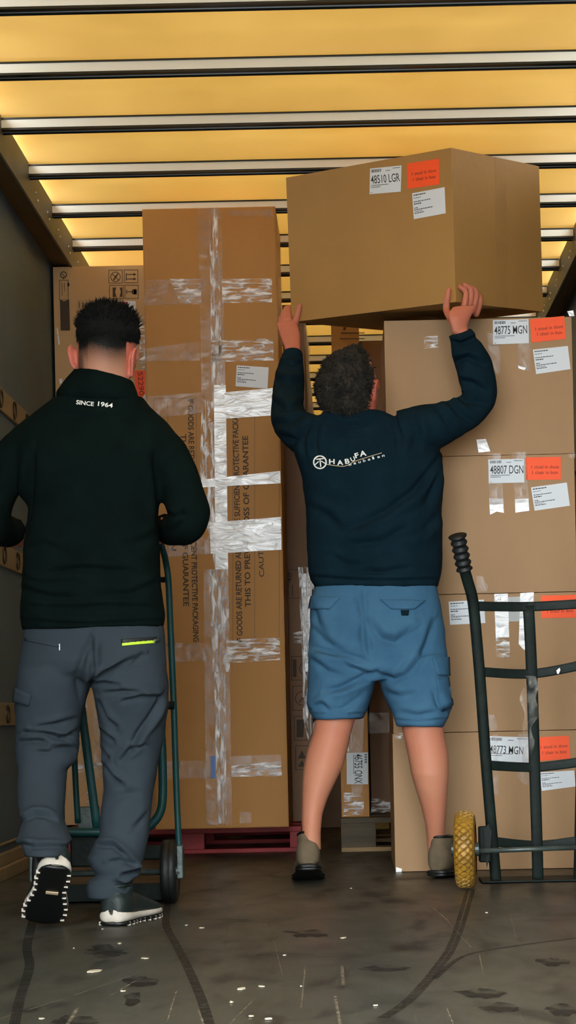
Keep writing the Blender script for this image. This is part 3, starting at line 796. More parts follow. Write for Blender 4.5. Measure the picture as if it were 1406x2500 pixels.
bm = bmesh.new(); rows = []
for i in range(60):
    z = az1 - 0.01 - i * (az1 - 0.9) / 59
    rows.append([bm.verts.new((ax1 + 0.003 + (0.028 * (0.4 + 0.6 * j / 9)) * abs(noise.noise(Vector((j * 0.5, z * 7, 2)))), AD + 0.01 + j * 0.115, z - 0.04 * noise.noise(Vector((z * 5, j, 0))))) for j in range(10)])
for a, b_ in zip(rows, rows[1:]):
    for j in range(9): bm.faces.new((a[j], b_[j], b_[j + 1], a[j + 1]))
obj('stretch_film', bm, FILM, cA, smooth=True)
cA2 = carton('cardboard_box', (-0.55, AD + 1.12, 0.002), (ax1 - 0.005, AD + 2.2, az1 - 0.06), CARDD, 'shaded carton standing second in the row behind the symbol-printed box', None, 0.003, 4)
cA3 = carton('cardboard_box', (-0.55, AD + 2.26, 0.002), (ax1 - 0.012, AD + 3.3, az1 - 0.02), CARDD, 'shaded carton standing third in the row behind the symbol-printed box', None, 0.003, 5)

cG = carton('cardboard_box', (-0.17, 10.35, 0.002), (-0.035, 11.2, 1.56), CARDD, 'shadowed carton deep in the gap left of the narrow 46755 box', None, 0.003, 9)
# --- narrow carton between the legs, on the wooden pallet
BD = 8.60
bx0, bx1 = P(834, 1990, BD).x, P(902, 1990, BD).x
bz1 = 2.26
cB = carton('cardboard_box', (bx0, BD, 0.142), (bx1, BD + 1.0, bz1), CARDO, 'narrow upright cardboard box labelled 46755 ONX on the wooden pallet', None, 0.002, 6)
pB = Vector((0, BD - 0.001, 0))
TB = lambda nm, m, *p, lift=0.0006: sheet(nm, p, pB, NY, m, cB, lift)
TB('tape', TAPEC, (858, 1700), (889, 1700), (886, 1838), (858, 1838)); TB('tape', TAPEV, (845, 1750), (870, 1755), (862, 1835), (842, 1835))
TB('tape', TAPEH, (839, 1935), (889, 1936), (887, 1988), (839, 1992), lift=0.0010); TB('tape', TAPEC, (858, 1914), (885, 1914), (885, 1940), (858, 1940))
q = [(845.9, 1837.7), (898.4, 1837), (898.4, 1914.7), (846.6, 1914.7)]
s = sheet('shipping_label', q, pB, NY, PAPER, cB, 0.0014)
print_plane('label_print', [write_px('46755 ONX', (865.5, 1841), (865.5, 1913), 20, 0.003)] + [rect(890, 1841 + 3 * k, 896, 1841 + 3 * k + (1 if k % 2 else 2)) for k in range(8)] + [rect(863, 1842, 864, 1890)], pB, NY, INK, s, 0.0019)
print_plane('top_print', [rect(832, 812, 890, 814), rect(830, 826, 890, 828), poly((838, 799), (845, 799), (843, 806), (838, 806)), poly((873, 838), (884, 833), (886, 850), (876, 850))], pB, NY, INKB, cB, 0.0006)
CD = 9.0
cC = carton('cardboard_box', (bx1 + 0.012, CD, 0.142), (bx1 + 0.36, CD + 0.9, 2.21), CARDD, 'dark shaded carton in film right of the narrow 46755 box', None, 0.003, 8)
pC = Vector((0, CD - 0.001, 0))
sheet('film_strip', [(906, 1950), (958, 1950), (958, 1990), (906, 1990)], pC, NY, TAPEH, cC, 0.003)
sheet('film_strip', [(900, 1740), (960, 1740), (960, 1790), (900, 1790)], pC, NY, TAPEC, cC, 0.003)

# --- stack of four chair cartons on the right
SD = 7.40
sx0, sx1 = P(936, 790, SD).x, P(1394, 765, SD).x
zs = [0.002, 0.502, 1.001, 1.500, 1.996]
rn = ('bottom', 'second from the bottom', 'third from the bottom', 'top')
txt = ('labelled 48773 MGN at the bottom of the stack', 'under the 48807 DGN box, label under tape coloured white for glare', 'labelled 48807 DGN in the stack', 'labelled 48775 MGN on top of the stack')
S = []
for i in range(4):
    dx = (0.0, 0.004, 0.0, 0.002)[i]; dy = (0.0, 0.004, 0.002, 0.006)[i]
    S.append(carton('cardboard_box', (sx0 + dx, SD + dy, zs[i]), (sx1 + dx, SD + 0.74 + dy, zs[i + 1] - 0.002), CARD, 'square cardboard chair box ' + txt[i], 'stacked chair boxes', 0.003, 10 + i))
pS = [Vector((0, SD + (0.0, 0.004, 0.002, 0.006)[i] - 0.0012, 0)) for i in range(4)]
def TS(i, nm, m, *p, lift=0.0005): return sheet(nm, p, pS[i], NY, m, S[i], lift)
# top one
TS(3, 'tape', TAPEC, (1189, 813), (1221, 815), (1220, 915), (1196, 905)); TS(3, 'tape', TAPEC, (1263, 835), (1295, 838), (1295, 908), (1264, 897))
TS(3, 'tape', TAPEGLARE, (1264, 892), (1284, 898), (1280, 904), (1266, 899), lift=0.0010)
TS(3, 'tape', TAPEH, (1035, 822), (1068, 820), (1070, 848), (1036, 852)); TS(3, 'tape', TAPEGLARE, (1384, 760), (1399, 758), (1402, 772), (1390, 772))
TS(3, 'tape', TAPEGLARE, (1163, 1073), (1186, 1072), (1197, 1102), (1168, 1105))
number_label(S[3], [(1203, 782), (1290, 779), (1291, 838), (1203.5, 841)], '48775 MGN', pS[3], NY, (1207, 817), (1287, 814), 21, 0.0012)
orange_label(S[3], [(1293.3, 779.9), (1377.4, 771.5), (1381.1, 827.4), (1298.2, 836.5)], pS[3], NY, ((1307, 807.7), (1374.5, 800.3)), ((1311.5, 820), (1373, 815)))
paper_label(S[3], [(1300.6, 853.7), (1386, 844.6), (1392.7, 901.2), (1308.5, 913.5)], pS[3], NY, 4)
# 48807
TS(2, 'tape', TAPEC, (1190.4, 1107), (1222, 1107), (1229.8, 1230), (1195, 1232)); TS(2, 'tape', TAPEC, (1250, 1104), (1284, 1103), (1291, 1226), (1257, 1228))
TS(2, 'tape', TAPEGLARE, (1194, 1217), (1228, 1217), (1230, 1252), (1212, 1249), (1196, 1257)); TS(2, 'tape', TAPEGLARE, (1257, 1219), (1290, 1217), (1292, 1247), (1275, 1249), (1258, 1252))
TS(2, 'tape', TAPEC, (1388, 1108), (1403, 1106), (1404, 1118), (1390, 1120)); TS(2, 'tape', TAPEC, (1163, 1406), (1178, 1407), (1190, 1430), (1193, 1443), (1163, 1445))
number_label(S[2], [(1191.6, 1122), (1279, 1120), (1279.7, 1178), (1193, 1180)], '48807 DGN', pS[2], NY, (1196.6, 1157), (1277.8, 1155.8), 21, 0.0012)
orange_label(S[2], [(1283.4, 1116.5), (1368.8, 1115.2), (1369.5, 1171), (1284.4, 1171.8)], pS[2], NY, ((1297, 1144), (1364, 1143.5)), ((1299, 1157.8), (1362, 1157)))
paper_label(S[2], [(1296, 1190), (1383.6, 1178), (1391, 1234.6), (1304.8, 1247)], pS[2], NY, 5)
# taped-over one
paper_label(S[1], [(1095, 1469), (1181, 1464), (1185, 1521), (1098.5, 1525.5)], pS[1], NY, 6)
TS(1, 'shipping_label', PAPERG, (1206, 1459), (1301, 1455), (1301, 1516), (1208, 1518))
TS(1, 'tape', TAPEGLARE, (1206.4, 1450), (1239.5, 1449), (1243, 1556), (1210, 1556), lift=0.0012); TS(1, 'tape', TAPEH, (1210, 1556), (1243, 1556), (1245, 1605), (1212, 1606), lift=0.0012)
TS(1, 'tape', TAPEGLARE, (1270, 1448), (1303, 1446), (1300, 1588), (1278, 1586), (1266, 1572), lift=0.0012)
sO = TS(1, 'orange_notice', ORANGE, (1320, 1454), (1408, 1452), (1408, 1508), (1320.7, 1509))
print_plane('notice_print', [write_px('1 stoel in doos', (1334, 1482), (1402, 1480), 8.5, 0.01), write_px('1 chair in box', (1336, 1496), (1400, 1494), 8.5, 0.01)], pS[1], NY, INKO, sO, 0.0010)
TS(1, 'tape', TAPEC, (1186, 1746), (1206, 1745), (1213, 1760), (1214.5, 1783), (1187, 1785))
# bottom one
number_label(S[0], [(1189, 1797), (1290, 1800), (1290, 1862), (1193, 1860)], '48773 MGN', pS[0], NY, (1195, 1838), (1277, 1842), 20, 0.0005)
TS(0, 'tape', TAPEC, (1202, 1792), (1214.5, 1792), (1215, 1860), (1203.6, 1861), lift=0.0016); TS(0, 'tape', TAPEC, (1262, 1792), (1288, 1791), (1290, 1863), (1275, 1863), lift=0.0016)
orange_label(S[0], [(1313.5, 1800), (1388, 1796), (1392.4, 1852), (1314.7, 1858)], pS[0], NY, ((1320, 1828), (1385, 1824)), ((1324, 1842), (1384, 1838.5)))
paper_label(S[0], [(1316, 1885.5), (1401.6, 1881), (1405, 1920), (1322.7, 1931)], pS[0], NY, 7)
TS(0, 'tape', TAPEC, (1197, 1882), (1216, 1883), (1217, 1941), (1202, 1938)); TS(0, 'tape', TAPEC, (1258, 1885), (1295, 1885), (1295, 1920), (1275, 1912), (1260, 1900))
TS(0, 'tape', TAPEGLARE, (967, 2117), (981, 2121), (980, 2129), (967, 2129)); TS(0, 'tape', TAPEH, (960, 1790), (985, 1790), (978, 1808), (963, 1800))

# --- the carton being lifted
hyaw, hpit, hrol = -0.67905694, 0.08618668, -0.01469018
HM = Matrix.Rotation(hpit, 3, 'X') @ Matrix.Rotation(hrol, 3, 'Y') @ Matrix.Rotation(hyaw, 3, 'Z')
ho = Vector((0.39202692, 7.14718185, 2.005)); hw, hd, hh = 0.75391198, 0.55036946, 0.52845153
held = carton('cardboard_box', (-hw, 0, 0), (0, hd, hh), CARDG, 'cardboard chair box labelled 48510 LGR held overhead at an angle', None, 0.004, 20)
HW = Matrix.Translation(ho) @ HM.to_4x4()
held.matrix_basis = HW @ PW[held.name]; PW[held.name] = held.matrix_basis.copy()
hu, hv, hn = HM @ Vector((-1, 0, 0)), HM @ Vector((0, 1, 0)), HM @ Vector((0, 0, 1))
nF = -hv; nR = -hu                      # outward normals of the two faces in view
pF = ho + nF * -0.0006; pR = ho + nR * -0.0006
number_label(held, [(903.9, 411.6), (980.7, 403.9), (978.7, 467.9), (902.5, 474.4)], '48510 LGR', pF, nF, (907, 449), (977.3, 442.3), 21, 0.0012)
orange_label(held, [(993.5, 399.6), (1072.6, 387.2), (1072.9, 450), (995.2, 461.6)], pF, nF, ((1007, 428.7), (1066, 419.3)), ((1009.7, 442.3), (1064.4, 434.6)), 8.5, 0.0012)
paper_label(held, [(1006.3, 472.2), (1085.7, 456.8), (1088.6, 520.8), (1010.6, 535.3)], pF, nF, 8, 0.0012)
sheet('tape', [(1206, 385), (1234, 391), (1240, 750), (1212, 750)], pR, nR, plastic('faint_tape', (0.02, 0.12), 0.3, srgb(150, 130, 100), 0.2, 10, (1, 1, 1)), held, 0.0012)
# tape on the underside seam, hanging loose at the rear edge
bm = bmesh.new()
for a, b_ in ((0.34, 0.41),):
    bm.faces.new([bm.verts.new(ho + hu * x + hv * y - hn * 0.001) for x, y in ((a, 0.0), (b_, 0.0), (b_, hd), (a, hd))])
obj_n('tape', bm, TAPEC, held)

# ================================================================== PALLETS
def pallet(x0, x1, y0, y1, h, m, mdeck, label, blocks, deckn=5, bw=0.1):
    r = empty('pallet', ((x0 + x1) / 2, (y0 + y1) / 2, 0)); tag(r, label, 'pallet')
    for (bx, w) in blocks:
        boxobj('bottom_board', (bx, y0, 0.0), (bx + w, y1, 0.018), m, r, 0.002) if False else None
        for y in (y0, (y0 + y1) / 2 - 0.05, y1 - 0.1):
            boxobj('block', (bx, y + 0.004, 0.018), (bx + w, y + 0.1, h - 0.022), m, r, 0.002)
    for y in (y0, (y0 + y1) / 2 - 0.05, y1 - 0.1):
        boxobj('bottom_board', (x0, y, 0.0), (x1, y + 0.1, 0.018), mdeck, r, 0.002)
        boxobj('stringer_board', (x0, y, h - 0.022), (x1, y + 0.1, h - 0.011), m, r, 0.002) if False else None
    n = deckn; w = (y1 - y0) / (n + (n - 1) * 0.35)
    for k in range(n):
        y = y0 + k * w * 1.35
        boxobj('deck_board', (x0, y, h - 0.022), (x1, y + w, h), m, r, 0.002)
    return r
pallet(-1.24, -0.225, 8.63, 9.95, 0.107, REDP, REDP, 'red painted pallet under the tallest taped box', [(-1.24, 0.10), (-0.735, 0.10), (-0.275, 0.05)], 6)
pallet(bx0 - 0.004, bx0 + 0.5, 8.54, 9.85, 0.141, WOOD, WOODL, 'weathered wooden pallet under the narrow 46755 box', [(bx0 - 0.004, 0.145), (bx0 + 0.22, 0.1), (bx0 + 0.4, 0.1)], 6)

# ================================================================== HAND TRUCKS
def wheel(name, parent, c, R, hw_, mt, mr, axis=Vector((1, 0, 0)), tread=False):
    """tyre with rim and hub, axle along 'axis'"""
    ax = axis.normalized(); e1 = Vector((0, 0, 1)); e2 = ax.cross(e1).normalized()
    def rev(prof, n):
        bm = bmesh.new(); rr = []
        for (u, r) in prof:
            rr.append([bm.verts.new(c + ax * u + (e1 * math.cos(2 * math.pi * k / n) + e2 * math.sin(2 * math.pi * k / n)) * r) for k in range(n)])
        for p, q in zip(rr, rr[1:]):
            for k in range(n): bm.faces.new((p[k], p[(k + 1) % n], q[(k + 1) % n], q[k]))
        for p in (rr[0], rr[-1]):
            if (p[0].co - p[len(p) // 2].co).length > 1e-4: bm.faces.new(p)
        return bm
    if tread:
        n = 360; nu = 48; bm = bmesh.new(); rr = []; low = set(); cnt = 0
        for i in range(nu + 1):
            a = math.pi * (i / nu) * 1.0 - math.pi / 2
            ring = []
            for k in range(n):
                th = 2 * math.pi * k / n
                su = math.sin(a); cu = math.cos(a)
                u = hw_ * math.copysign(abs(su) ** 0.75, su); r = R - 0.042 + 0.042 * abs(cu) ** 0.55
                if abs(su) < 0.86:
                    w = su * 2.6; s = th * round(2 * math.pi * R / 0.026) / (2 * math.pi)
                    g1 = abs(((s + w * 0.62) % 1) - 0.5); g2 = abs(((s - w * 0.62) % 1) - 0.5)
                    if min(g1, g2) < 0.12: r -= 0.0055; low.add(i * n + k)
                ring.append(bm.verts.new(c + ax * u + (e1 * math.cos(th) + e2 * math.sin(th)) * r))
            rr.append(ring)
        for p, q in zip(rr, rr[1:]):
            for k in range(n): bm.faces.new((p[k], p[(k + 1) % n], q[(k + 1) % n], q[k]))
    else:
        bm = rev([(-hw_ * 0.6, R * 0.62), (-hw_, R * 0.72), (-hw_, R * 0.9), (-hw_ * 0.86, R * 0.97), (-hw_ * 0.5, R), (-hw_ * 0.06, R), (0, R * 0.985), (hw_ * 0.06, R), (hw_ * 0.5, R), (hw_ * 0.86, R * 0.97), (hw_, R * 0.9), (hw_, R * 0.72), (hw_ * 0.6, R * 0.62)], 48)
    t = obj('tyre', bm, mt, parent, smooth=not tread)
    if tread:
        t.data.materials.append(TYREGROOVE)
        cw = PW[t.name].inverted() @ c
        for p_ in t.data.polygons:
            if all(v in low for v in p_.vertices): p_.material_index = 1
    obj('rim', rev([(-hw_ * 0.75, R * 0.2), (-hw_ * 0.75, R * 0.55), (-hw_ * 0.9, R * 0.66), (-hw_ * 0.7, R * 0.70), (hw_ * 0.7, R * 0.70), (hw_ * 0.9, R * 0.66), (hw_ * 0.75, R * 0.55), (hw_ * 0.75, R * 0.2)], 40), mr, parent, smooth=False)
    obj('hub', rev([(-hw_ * 1.3, 0.012), (-hw_ * 1.3, 0.022), (hw_ * 1.3, 0.022), (hw_ * 1.3, 0.012)], 16), GREYSTEEL, parent)
    return t
def bar(name, parent, pts, r, m, n=12, flat=1.0, pw=2.0, smooth=True, k=6):
    bm = bmesh.new(); w = smoothpath(pts, k) if k else pts
    tube(bm, w, [r] * len(w), n, flat, pw=pw)
    return obj(name, bm, m, parent, smooth=smooth)
# --- teal truck in front of the person on the left
Q = 6.40
hc = -0.775
t1 = empty('hand_truck', (hc, Q, 0)); tag(t1, 'teal steel hand truck pushed by the person in black fleece', 'hand truck')
rail = [P(440, 2128, 6.38), P(432, 1960, 6.38), P(424, 1720, 6.37), P(416, 1530, 6.36), P(411, 1420, 6.35), P(404, 1368, 6.33), P(394, 1330, 6.26), P(390, 1305, 6.12), P(390, 1296, 5.98)]
mir = lambda p: Vector((2 * hc - p.x, p.y, p.z))
bar('rail', t1, rail, 0.0098, TEAL); bar('rail', t1, [mir(p) for p in rail], 0.0098, TEAL)
bar('grip', t1, [rail[-2].lerp(rail[-1], 0.1), rail[-1] + (rail[-1] - rail[-2]) * 0.05], 0.016, RUBBER, k=0)
bar('grip', t1, [mir(rail[-2].lerp(rail[-1], 0.1)), mir(rail[-1] + (rail[-1] - rail[-2]) * 0.05)], 0.016, RUBBER, k=0)
a = P(411, 1415, 6.36); bar('cross_bar', t1, [a, mir(a)], 0.009, BLACKST, k=0)
a = P(425, 1722, 6.36); b_ = P(388, 1722, 6.352)
bar('cross_bar', t1, [a, b_], 0.0125, BLACKST, k=0); bar('cross_bar', t1, [mir(a), mir(b_)], 0.0125, BLACKST, k=0)
U = [P(384, 1560, 6.345), P(390, 1720, 6.35), P(396, 1850, 6.35), P(397, 1945, 6.35), P(390, 1985, 6.35), P(372, 2010, 6.35), P(345, 2026, 6.35)]
U2 = U + [Vector((hc, 6.35, U[-1].z - 0.004))] + [mir(p) for p in reversed(U)]
bar('inner_loop', t1, U2, 0.0135, TEAL)
bar('brace', t1, [P(187, 1640, 6.30), P(200, 1740, 6.32), P(238, 2030, 6.36)], 0.0135, TEAL, flat=0.5)
bar('brace', t1, [P(178, 1640, 6.40), P(182, 1850, 6.40), P(190, 2010, 6.40)], 0.0095, TEAL)
boxobj('mount_plate', P(188, 2038, 6.42) - Vector((0, 0, 0)), P(243, 1968, 6.43), GREYSTEEL, t1, 0.003)
boxobj('mount_plate', P(172, 2118, 6.37), P(243, 2036, 6.41), BLACKST, t1, 0.006)
boxobj('mount_plate', P(345, 2100, 6.37), P(402, 2062, 6.41), BLACKST, t1, 0.006)
axc = P(415, 2128, 6.38)
bar('axle', t1, [Vector((axc.x + 0.03, axc.y, axc.z)), Vector((2 * hc - axc.x - 0.03, axc.y, axc.z))], 0.010, GREYSTEEL, k=0)
wheel('wheel', t1, Vector((axc.x, axc.y, 0.099)), 0.098, 0.024, RUBBER, GREYSTEEL)
wheel('wheel', t1, Vector((2 * hc - axc.x, axc.y, 0.099)), 0.098, 0.024, RUBBER, GREYSTEEL)
for s_ in (1, -1):
    a = P(440, 2110, 6.38); x = a.x if s_ > 0 else 2 * hc - a.x
    boxobj('axle_bracket', (x - 0.011, 6.36, 0.075), (x + 0.011, 6.405, 0.18), GREYSTEEL, t1, 0.004)
boxobj('toe_plate', (hc - 0.2, 6.42, 0.006), (hc + 0.2, 6.62, 0.014), GREYSTEEL, t1, 0.002)
boxobj('toe_plate_riser', (hc - 0.2, 6.415, 0.006), (hc + 0.2, 6.425, 0.06), BLACKST, t1, 0.002)

# --- dark truck with yellow tyres on the right
t2 = empty('hand_truck', P(1312, 2150, 6.86)); tag(t2, 'dark green steel hand truck with yellow tyre leaning before the stacked chair boxes', 'hand truck')
def rail2(sign):
    base = [(1211, 2152, 6.86), (1203, 2060, 6.845), (1187, 1870, 6.81), (1172, 1660, 6.775), (1160, 1520, 6.75), (1153, 1460, 6.735), (1142, 1420, 6.715), (1132, 1382, 6.69), (1118, 1314, 6.65)]
    cen = [(1312, 2152), (1309, 2060), (1303, 1870), (1297, 1660), (1292, 1520), (1290, 1460), (1289, 1420), (1287, 1382), (1285, 1314)]
    if sign < 0: return [P(*b_) for b_ in base]
    return [P(2 * c[0] - b_[0], b_[1] - 4, b_[2] + 0.04) for b_, c in zip(base, cen)]
for s_ in (-1, 1):
    rl = rail2(s_)
    bar('rail', t2, rl, 0.0185, BLACKST, n=16, flat=0.8, pw=2.6)
    # ribbed rubber grip
    a, b_ = rl[-2] + (rl[-1] - rl[-2]) * -0.12, rl[-1] + (rl[-1] - rl[-2]) * 0.08
    n = 34; pts = [a.lerp(b_, i / n) for i in range(n + 1)]
    rads = [0.0245 + 0.0035 * math.cos(i / n * 2 * math.pi * 5) + (0.003 if i > n - 3 else 0) for i in range(n + 1)]
    bm = bmesh.new(); tube(bm, pts, rads, 16); obj('grip', bm, RUBBER, t2, smooth=True)
cb = [P(1290, 1478, 6.80), P(1298, 1645, 6.83), P(1305, 1870, 6.865), P(1311, 2062, 6.885), P(1313, 2152, 6.90)]
bar('centre_bar', t2, cb, 0.019, BLACKST, n=16, flat=0.45, pw=3.2, k=4)
for (L_, C_, R_) in (((1160, 1480, 6.745), (1290, 1481, 6.80), (1424, 1474, 6.785)), ((1173, 1640, 6.775), (1298, 1645, 6.83), (1424, 1623, 6.81)),
                     ((1187, 1868, 6.81), (1305, 1873, 6.865), (1420, 1860, 6.85)), ((1202, 2054, 6.84), (1311, 2064, 6.885), (1418, 2052, 6.88))):
    bm = bmesh.new(); w = smoothpath([P(*L_), P(*C_), P(*R_)], 8)
    tube(bm, w, [(0.016, 0.006)] * len(w), 12, ref=Vector((0, 1, 0)), pw=4)
    obj('cross_bar', bm, BLACKST, t2, smooth=False)
wc = P(1136, 2077, 6.65); wc.z = 0.1285
axd = (P(1420, 2072, 6.86) - P(1180, 2077, 6.80)); axd.z = 0; axd.y = 0.028
axis2 = Vector((1, -0.10, 0)).normalized()
wc = Vector((P(1136, 2077, 6.66).x, 6.66, 0.1275))
wheel('wheel', t2, wc, 0.1265, 0.034, TYRE, RIM, axis2, True)
wheel('wheel', t2, wc + Vector((0.47, 0.01, 0)), 0.1265, 0.034, TYRE, RIM, axis2, True)
bar('axle', t2, [P(1160, 2078, 6.70), P(1430, 2068, 6.72)], 0.0085, GREYSTEEL, k=0)
boxobj('axle_bracket', P(1170, 2106, 6.76), P(1196, 2016, 6.80), BLACKST, t2, 0.006)
bm = bmesh.new(); vs = [(1180, 2025), (1192, 2012), (1200, 2030), (1196, 2090), (1188, 2120), (1184, 2080)]
f = [bm.verts.new(P(x, y, 6.74)) for x, y in vs]; b2 = [bm.verts.new(P(x, y, 6.745)) for x, y in vs]
bm.faces.new(f); bm.faces.new(list(reversed(b2)))
for i in range(6): bm.faces.new((f[i], b2[i], b2[(i + 1) % 6], f[(i + 1) % 6]))
obj('fender', bm, BLACKST, t2)
a = P(1175, 2157, 6.86)
boxobj('toe_plate', (a.x, 6.83, 0.002), (a.x + 0.36, 7.02, 0.008), BLACKST, t2, 0.002)
# scrap of film caught on the centre bar
bm = bmesh.new(); rows = []
for i in range(26):
    y = 1650 + i * 8.2; c = 1300 + 6 * math.sin(i * 0.7)
    w = interp([(0, 16), (5, 24), (10, 26), (15, 14), (25, 9)], i)
    rows.append([bm.verts.new(P(c - 12 + w * (j / 6 - 0.35) * 1.6, y + 4 * noise.noise(Vector((i, j, 0))), 6.79 - 0.012 * math.sin(j * 1.3 + i) - 0.01)) for j in range(7)])
for p, q in zip(rows, rows[1:]):
    for j in range(6): bm.faces.new((p[j], q[j], q[j + 1], p[j + 1]))
obj('film_scrap', bm, FILM, t2, smooth=True)
sheet('paint_chip', [(1358, 1637), (1366, 1630), (1368, 1636), (1364, 1645), (1360, 1645)], Vector((0, 6.80, 0)), NY, WHITETHREAD, t2, 0.0)


# ================================================================== PEOPLE
def attrs(me, flush, stub):
    for nm, arr in (('flush', flush), ('stubble', stub)):
        at = me.attributes.new(nm, 'FLOAT', 'POINT'); at.data.foreach_set('value', arr.astype(np.float32))
def ear(bm, c, h, side, back=0.0, turn=0.0):
    """outer ear: thin shell with a raised rim; side -1 left, +1 right; height h"""
    R3 = Matrix.Rotation(turn, 3, 'Z')
    B = R3 @ Matrix.Rotation(side * 0.30, 3, 'Z') @ Matrix.Rotation(side * 0.14, 3, 'Y')
    ball(bm, c, 0.0045, h * 0.25, h * 0.42, 16, B)
    pts = []
    for k in range(13):
        a = math.radians(-95 + k * 22)
        pts.append(c + B @ Vector((side * 0.004, -h * 0.27 * math.cos(a) * (0.8 if a < 0 else 1.0), h * 0.46 * math.sin(a))))
    tube(bm, pts, [0.0052 - 0.0012 * abs(k - 6) / 6 for k in range(13)], 8)
    ball(bm, c + B @ Vector((0, -h * 0.03, -h * 0.42)), 0.0055, 0.008, 0.009, 10)
    ball(bm, c + B @ Vector((-side * 0.006, h * 0.10, 0)), 0.010, h * 0.14, h * 0.30, 12)
def face(bm, c, right, fwd, up, s=1.0):
    """nose, brow, lips and eyes on the far side of a head centred at c"""
    B = Matrix((right, fwd, up)).transposed()
    f = lambda x, y, z: c + B @ Vector((x * s, y * s, z * s))
    ball(bm, f(0, 0.030, -0.075), 0.052, 0.058, 0.045, 16, B)           # jaw
    ball(bm, f(0, 0.102, -0.022), 0.013, 0.020, 0.022, 12, B)           # nose tip
    ball(bm, f(0, 0.094, 0.0), 0.009, 0.013, 0.030, 12, B)
    for s_ in (-1, 1):
        ball(bm, f(s_ * 0.032, 0.080, 0.022), 0.024, 0.014, 0.008, 12, B)   # brow
        ball(bm, f(s_ * 0.032, 0.080, 0.004), 0.013, 0.010, 0.011, 12, B)   # eye
        ball(bm, f(s_ * 0.038, 0.066, -0.025), 0.025, 0.022, 0.024, 12, B)  # cheek
    ball(bm, f(0, 0.086, -0.058), 0.024, 0.010, 0.006, 12, B); ball(bm, f(0, 0.085, -0.068), 0.021, 0.010, 0.007, 12, B)
    ball(bm, f(0, 0.080, -0.095), 0.022, 0.018, 0.016, 12, B)
def tufts(bm, bvh_pts, n, ln, wid, dirf, seed):
    rnd = random.Random(seed)
    for _ in range(n):
        p, nrm = rnd.choice(bvh_pts)
        d_ = dirf(p, nrm, rnd); d_.normalize()
        s = d_.cross(Vector((rnd.uniform(-1, 1), rnd.uniform(-1, 1), rnd.uniform(-1, 1)))).normalized() * wid * rnd.uniform(0.6, 1.3)
        t = d_.cross(s); l = ln * rnd.uniform(0.5, 1.2)
        bend = Vector((rnd.uniform(-1, 1), rnd.uniform(-1, 1), rnd.uniform(-1, 1))) * l * 0.3
        b0 = p - d_ * l * 0.3
        v = [bm.verts.new(b0 + s), bm.verts.new(b0 - s * 0.5 + t * 0.87), bm.verts.new(b0 - s * 0.5 - t * 0.87)]
        m_ = [bm.verts.new(p + d_ * l * 0.5 + (x.co - b0) * 0.7 + bend * 0.4) for x in v]
        tip = bm.verts.new(p + d_ * l + bend)
        for i in range(3):
            j = (i + 1) % 3
            bm.faces.new((v[i], v[j], m_[j], m_[i])); bm.faces.new((m_[i], m_[j], tip))
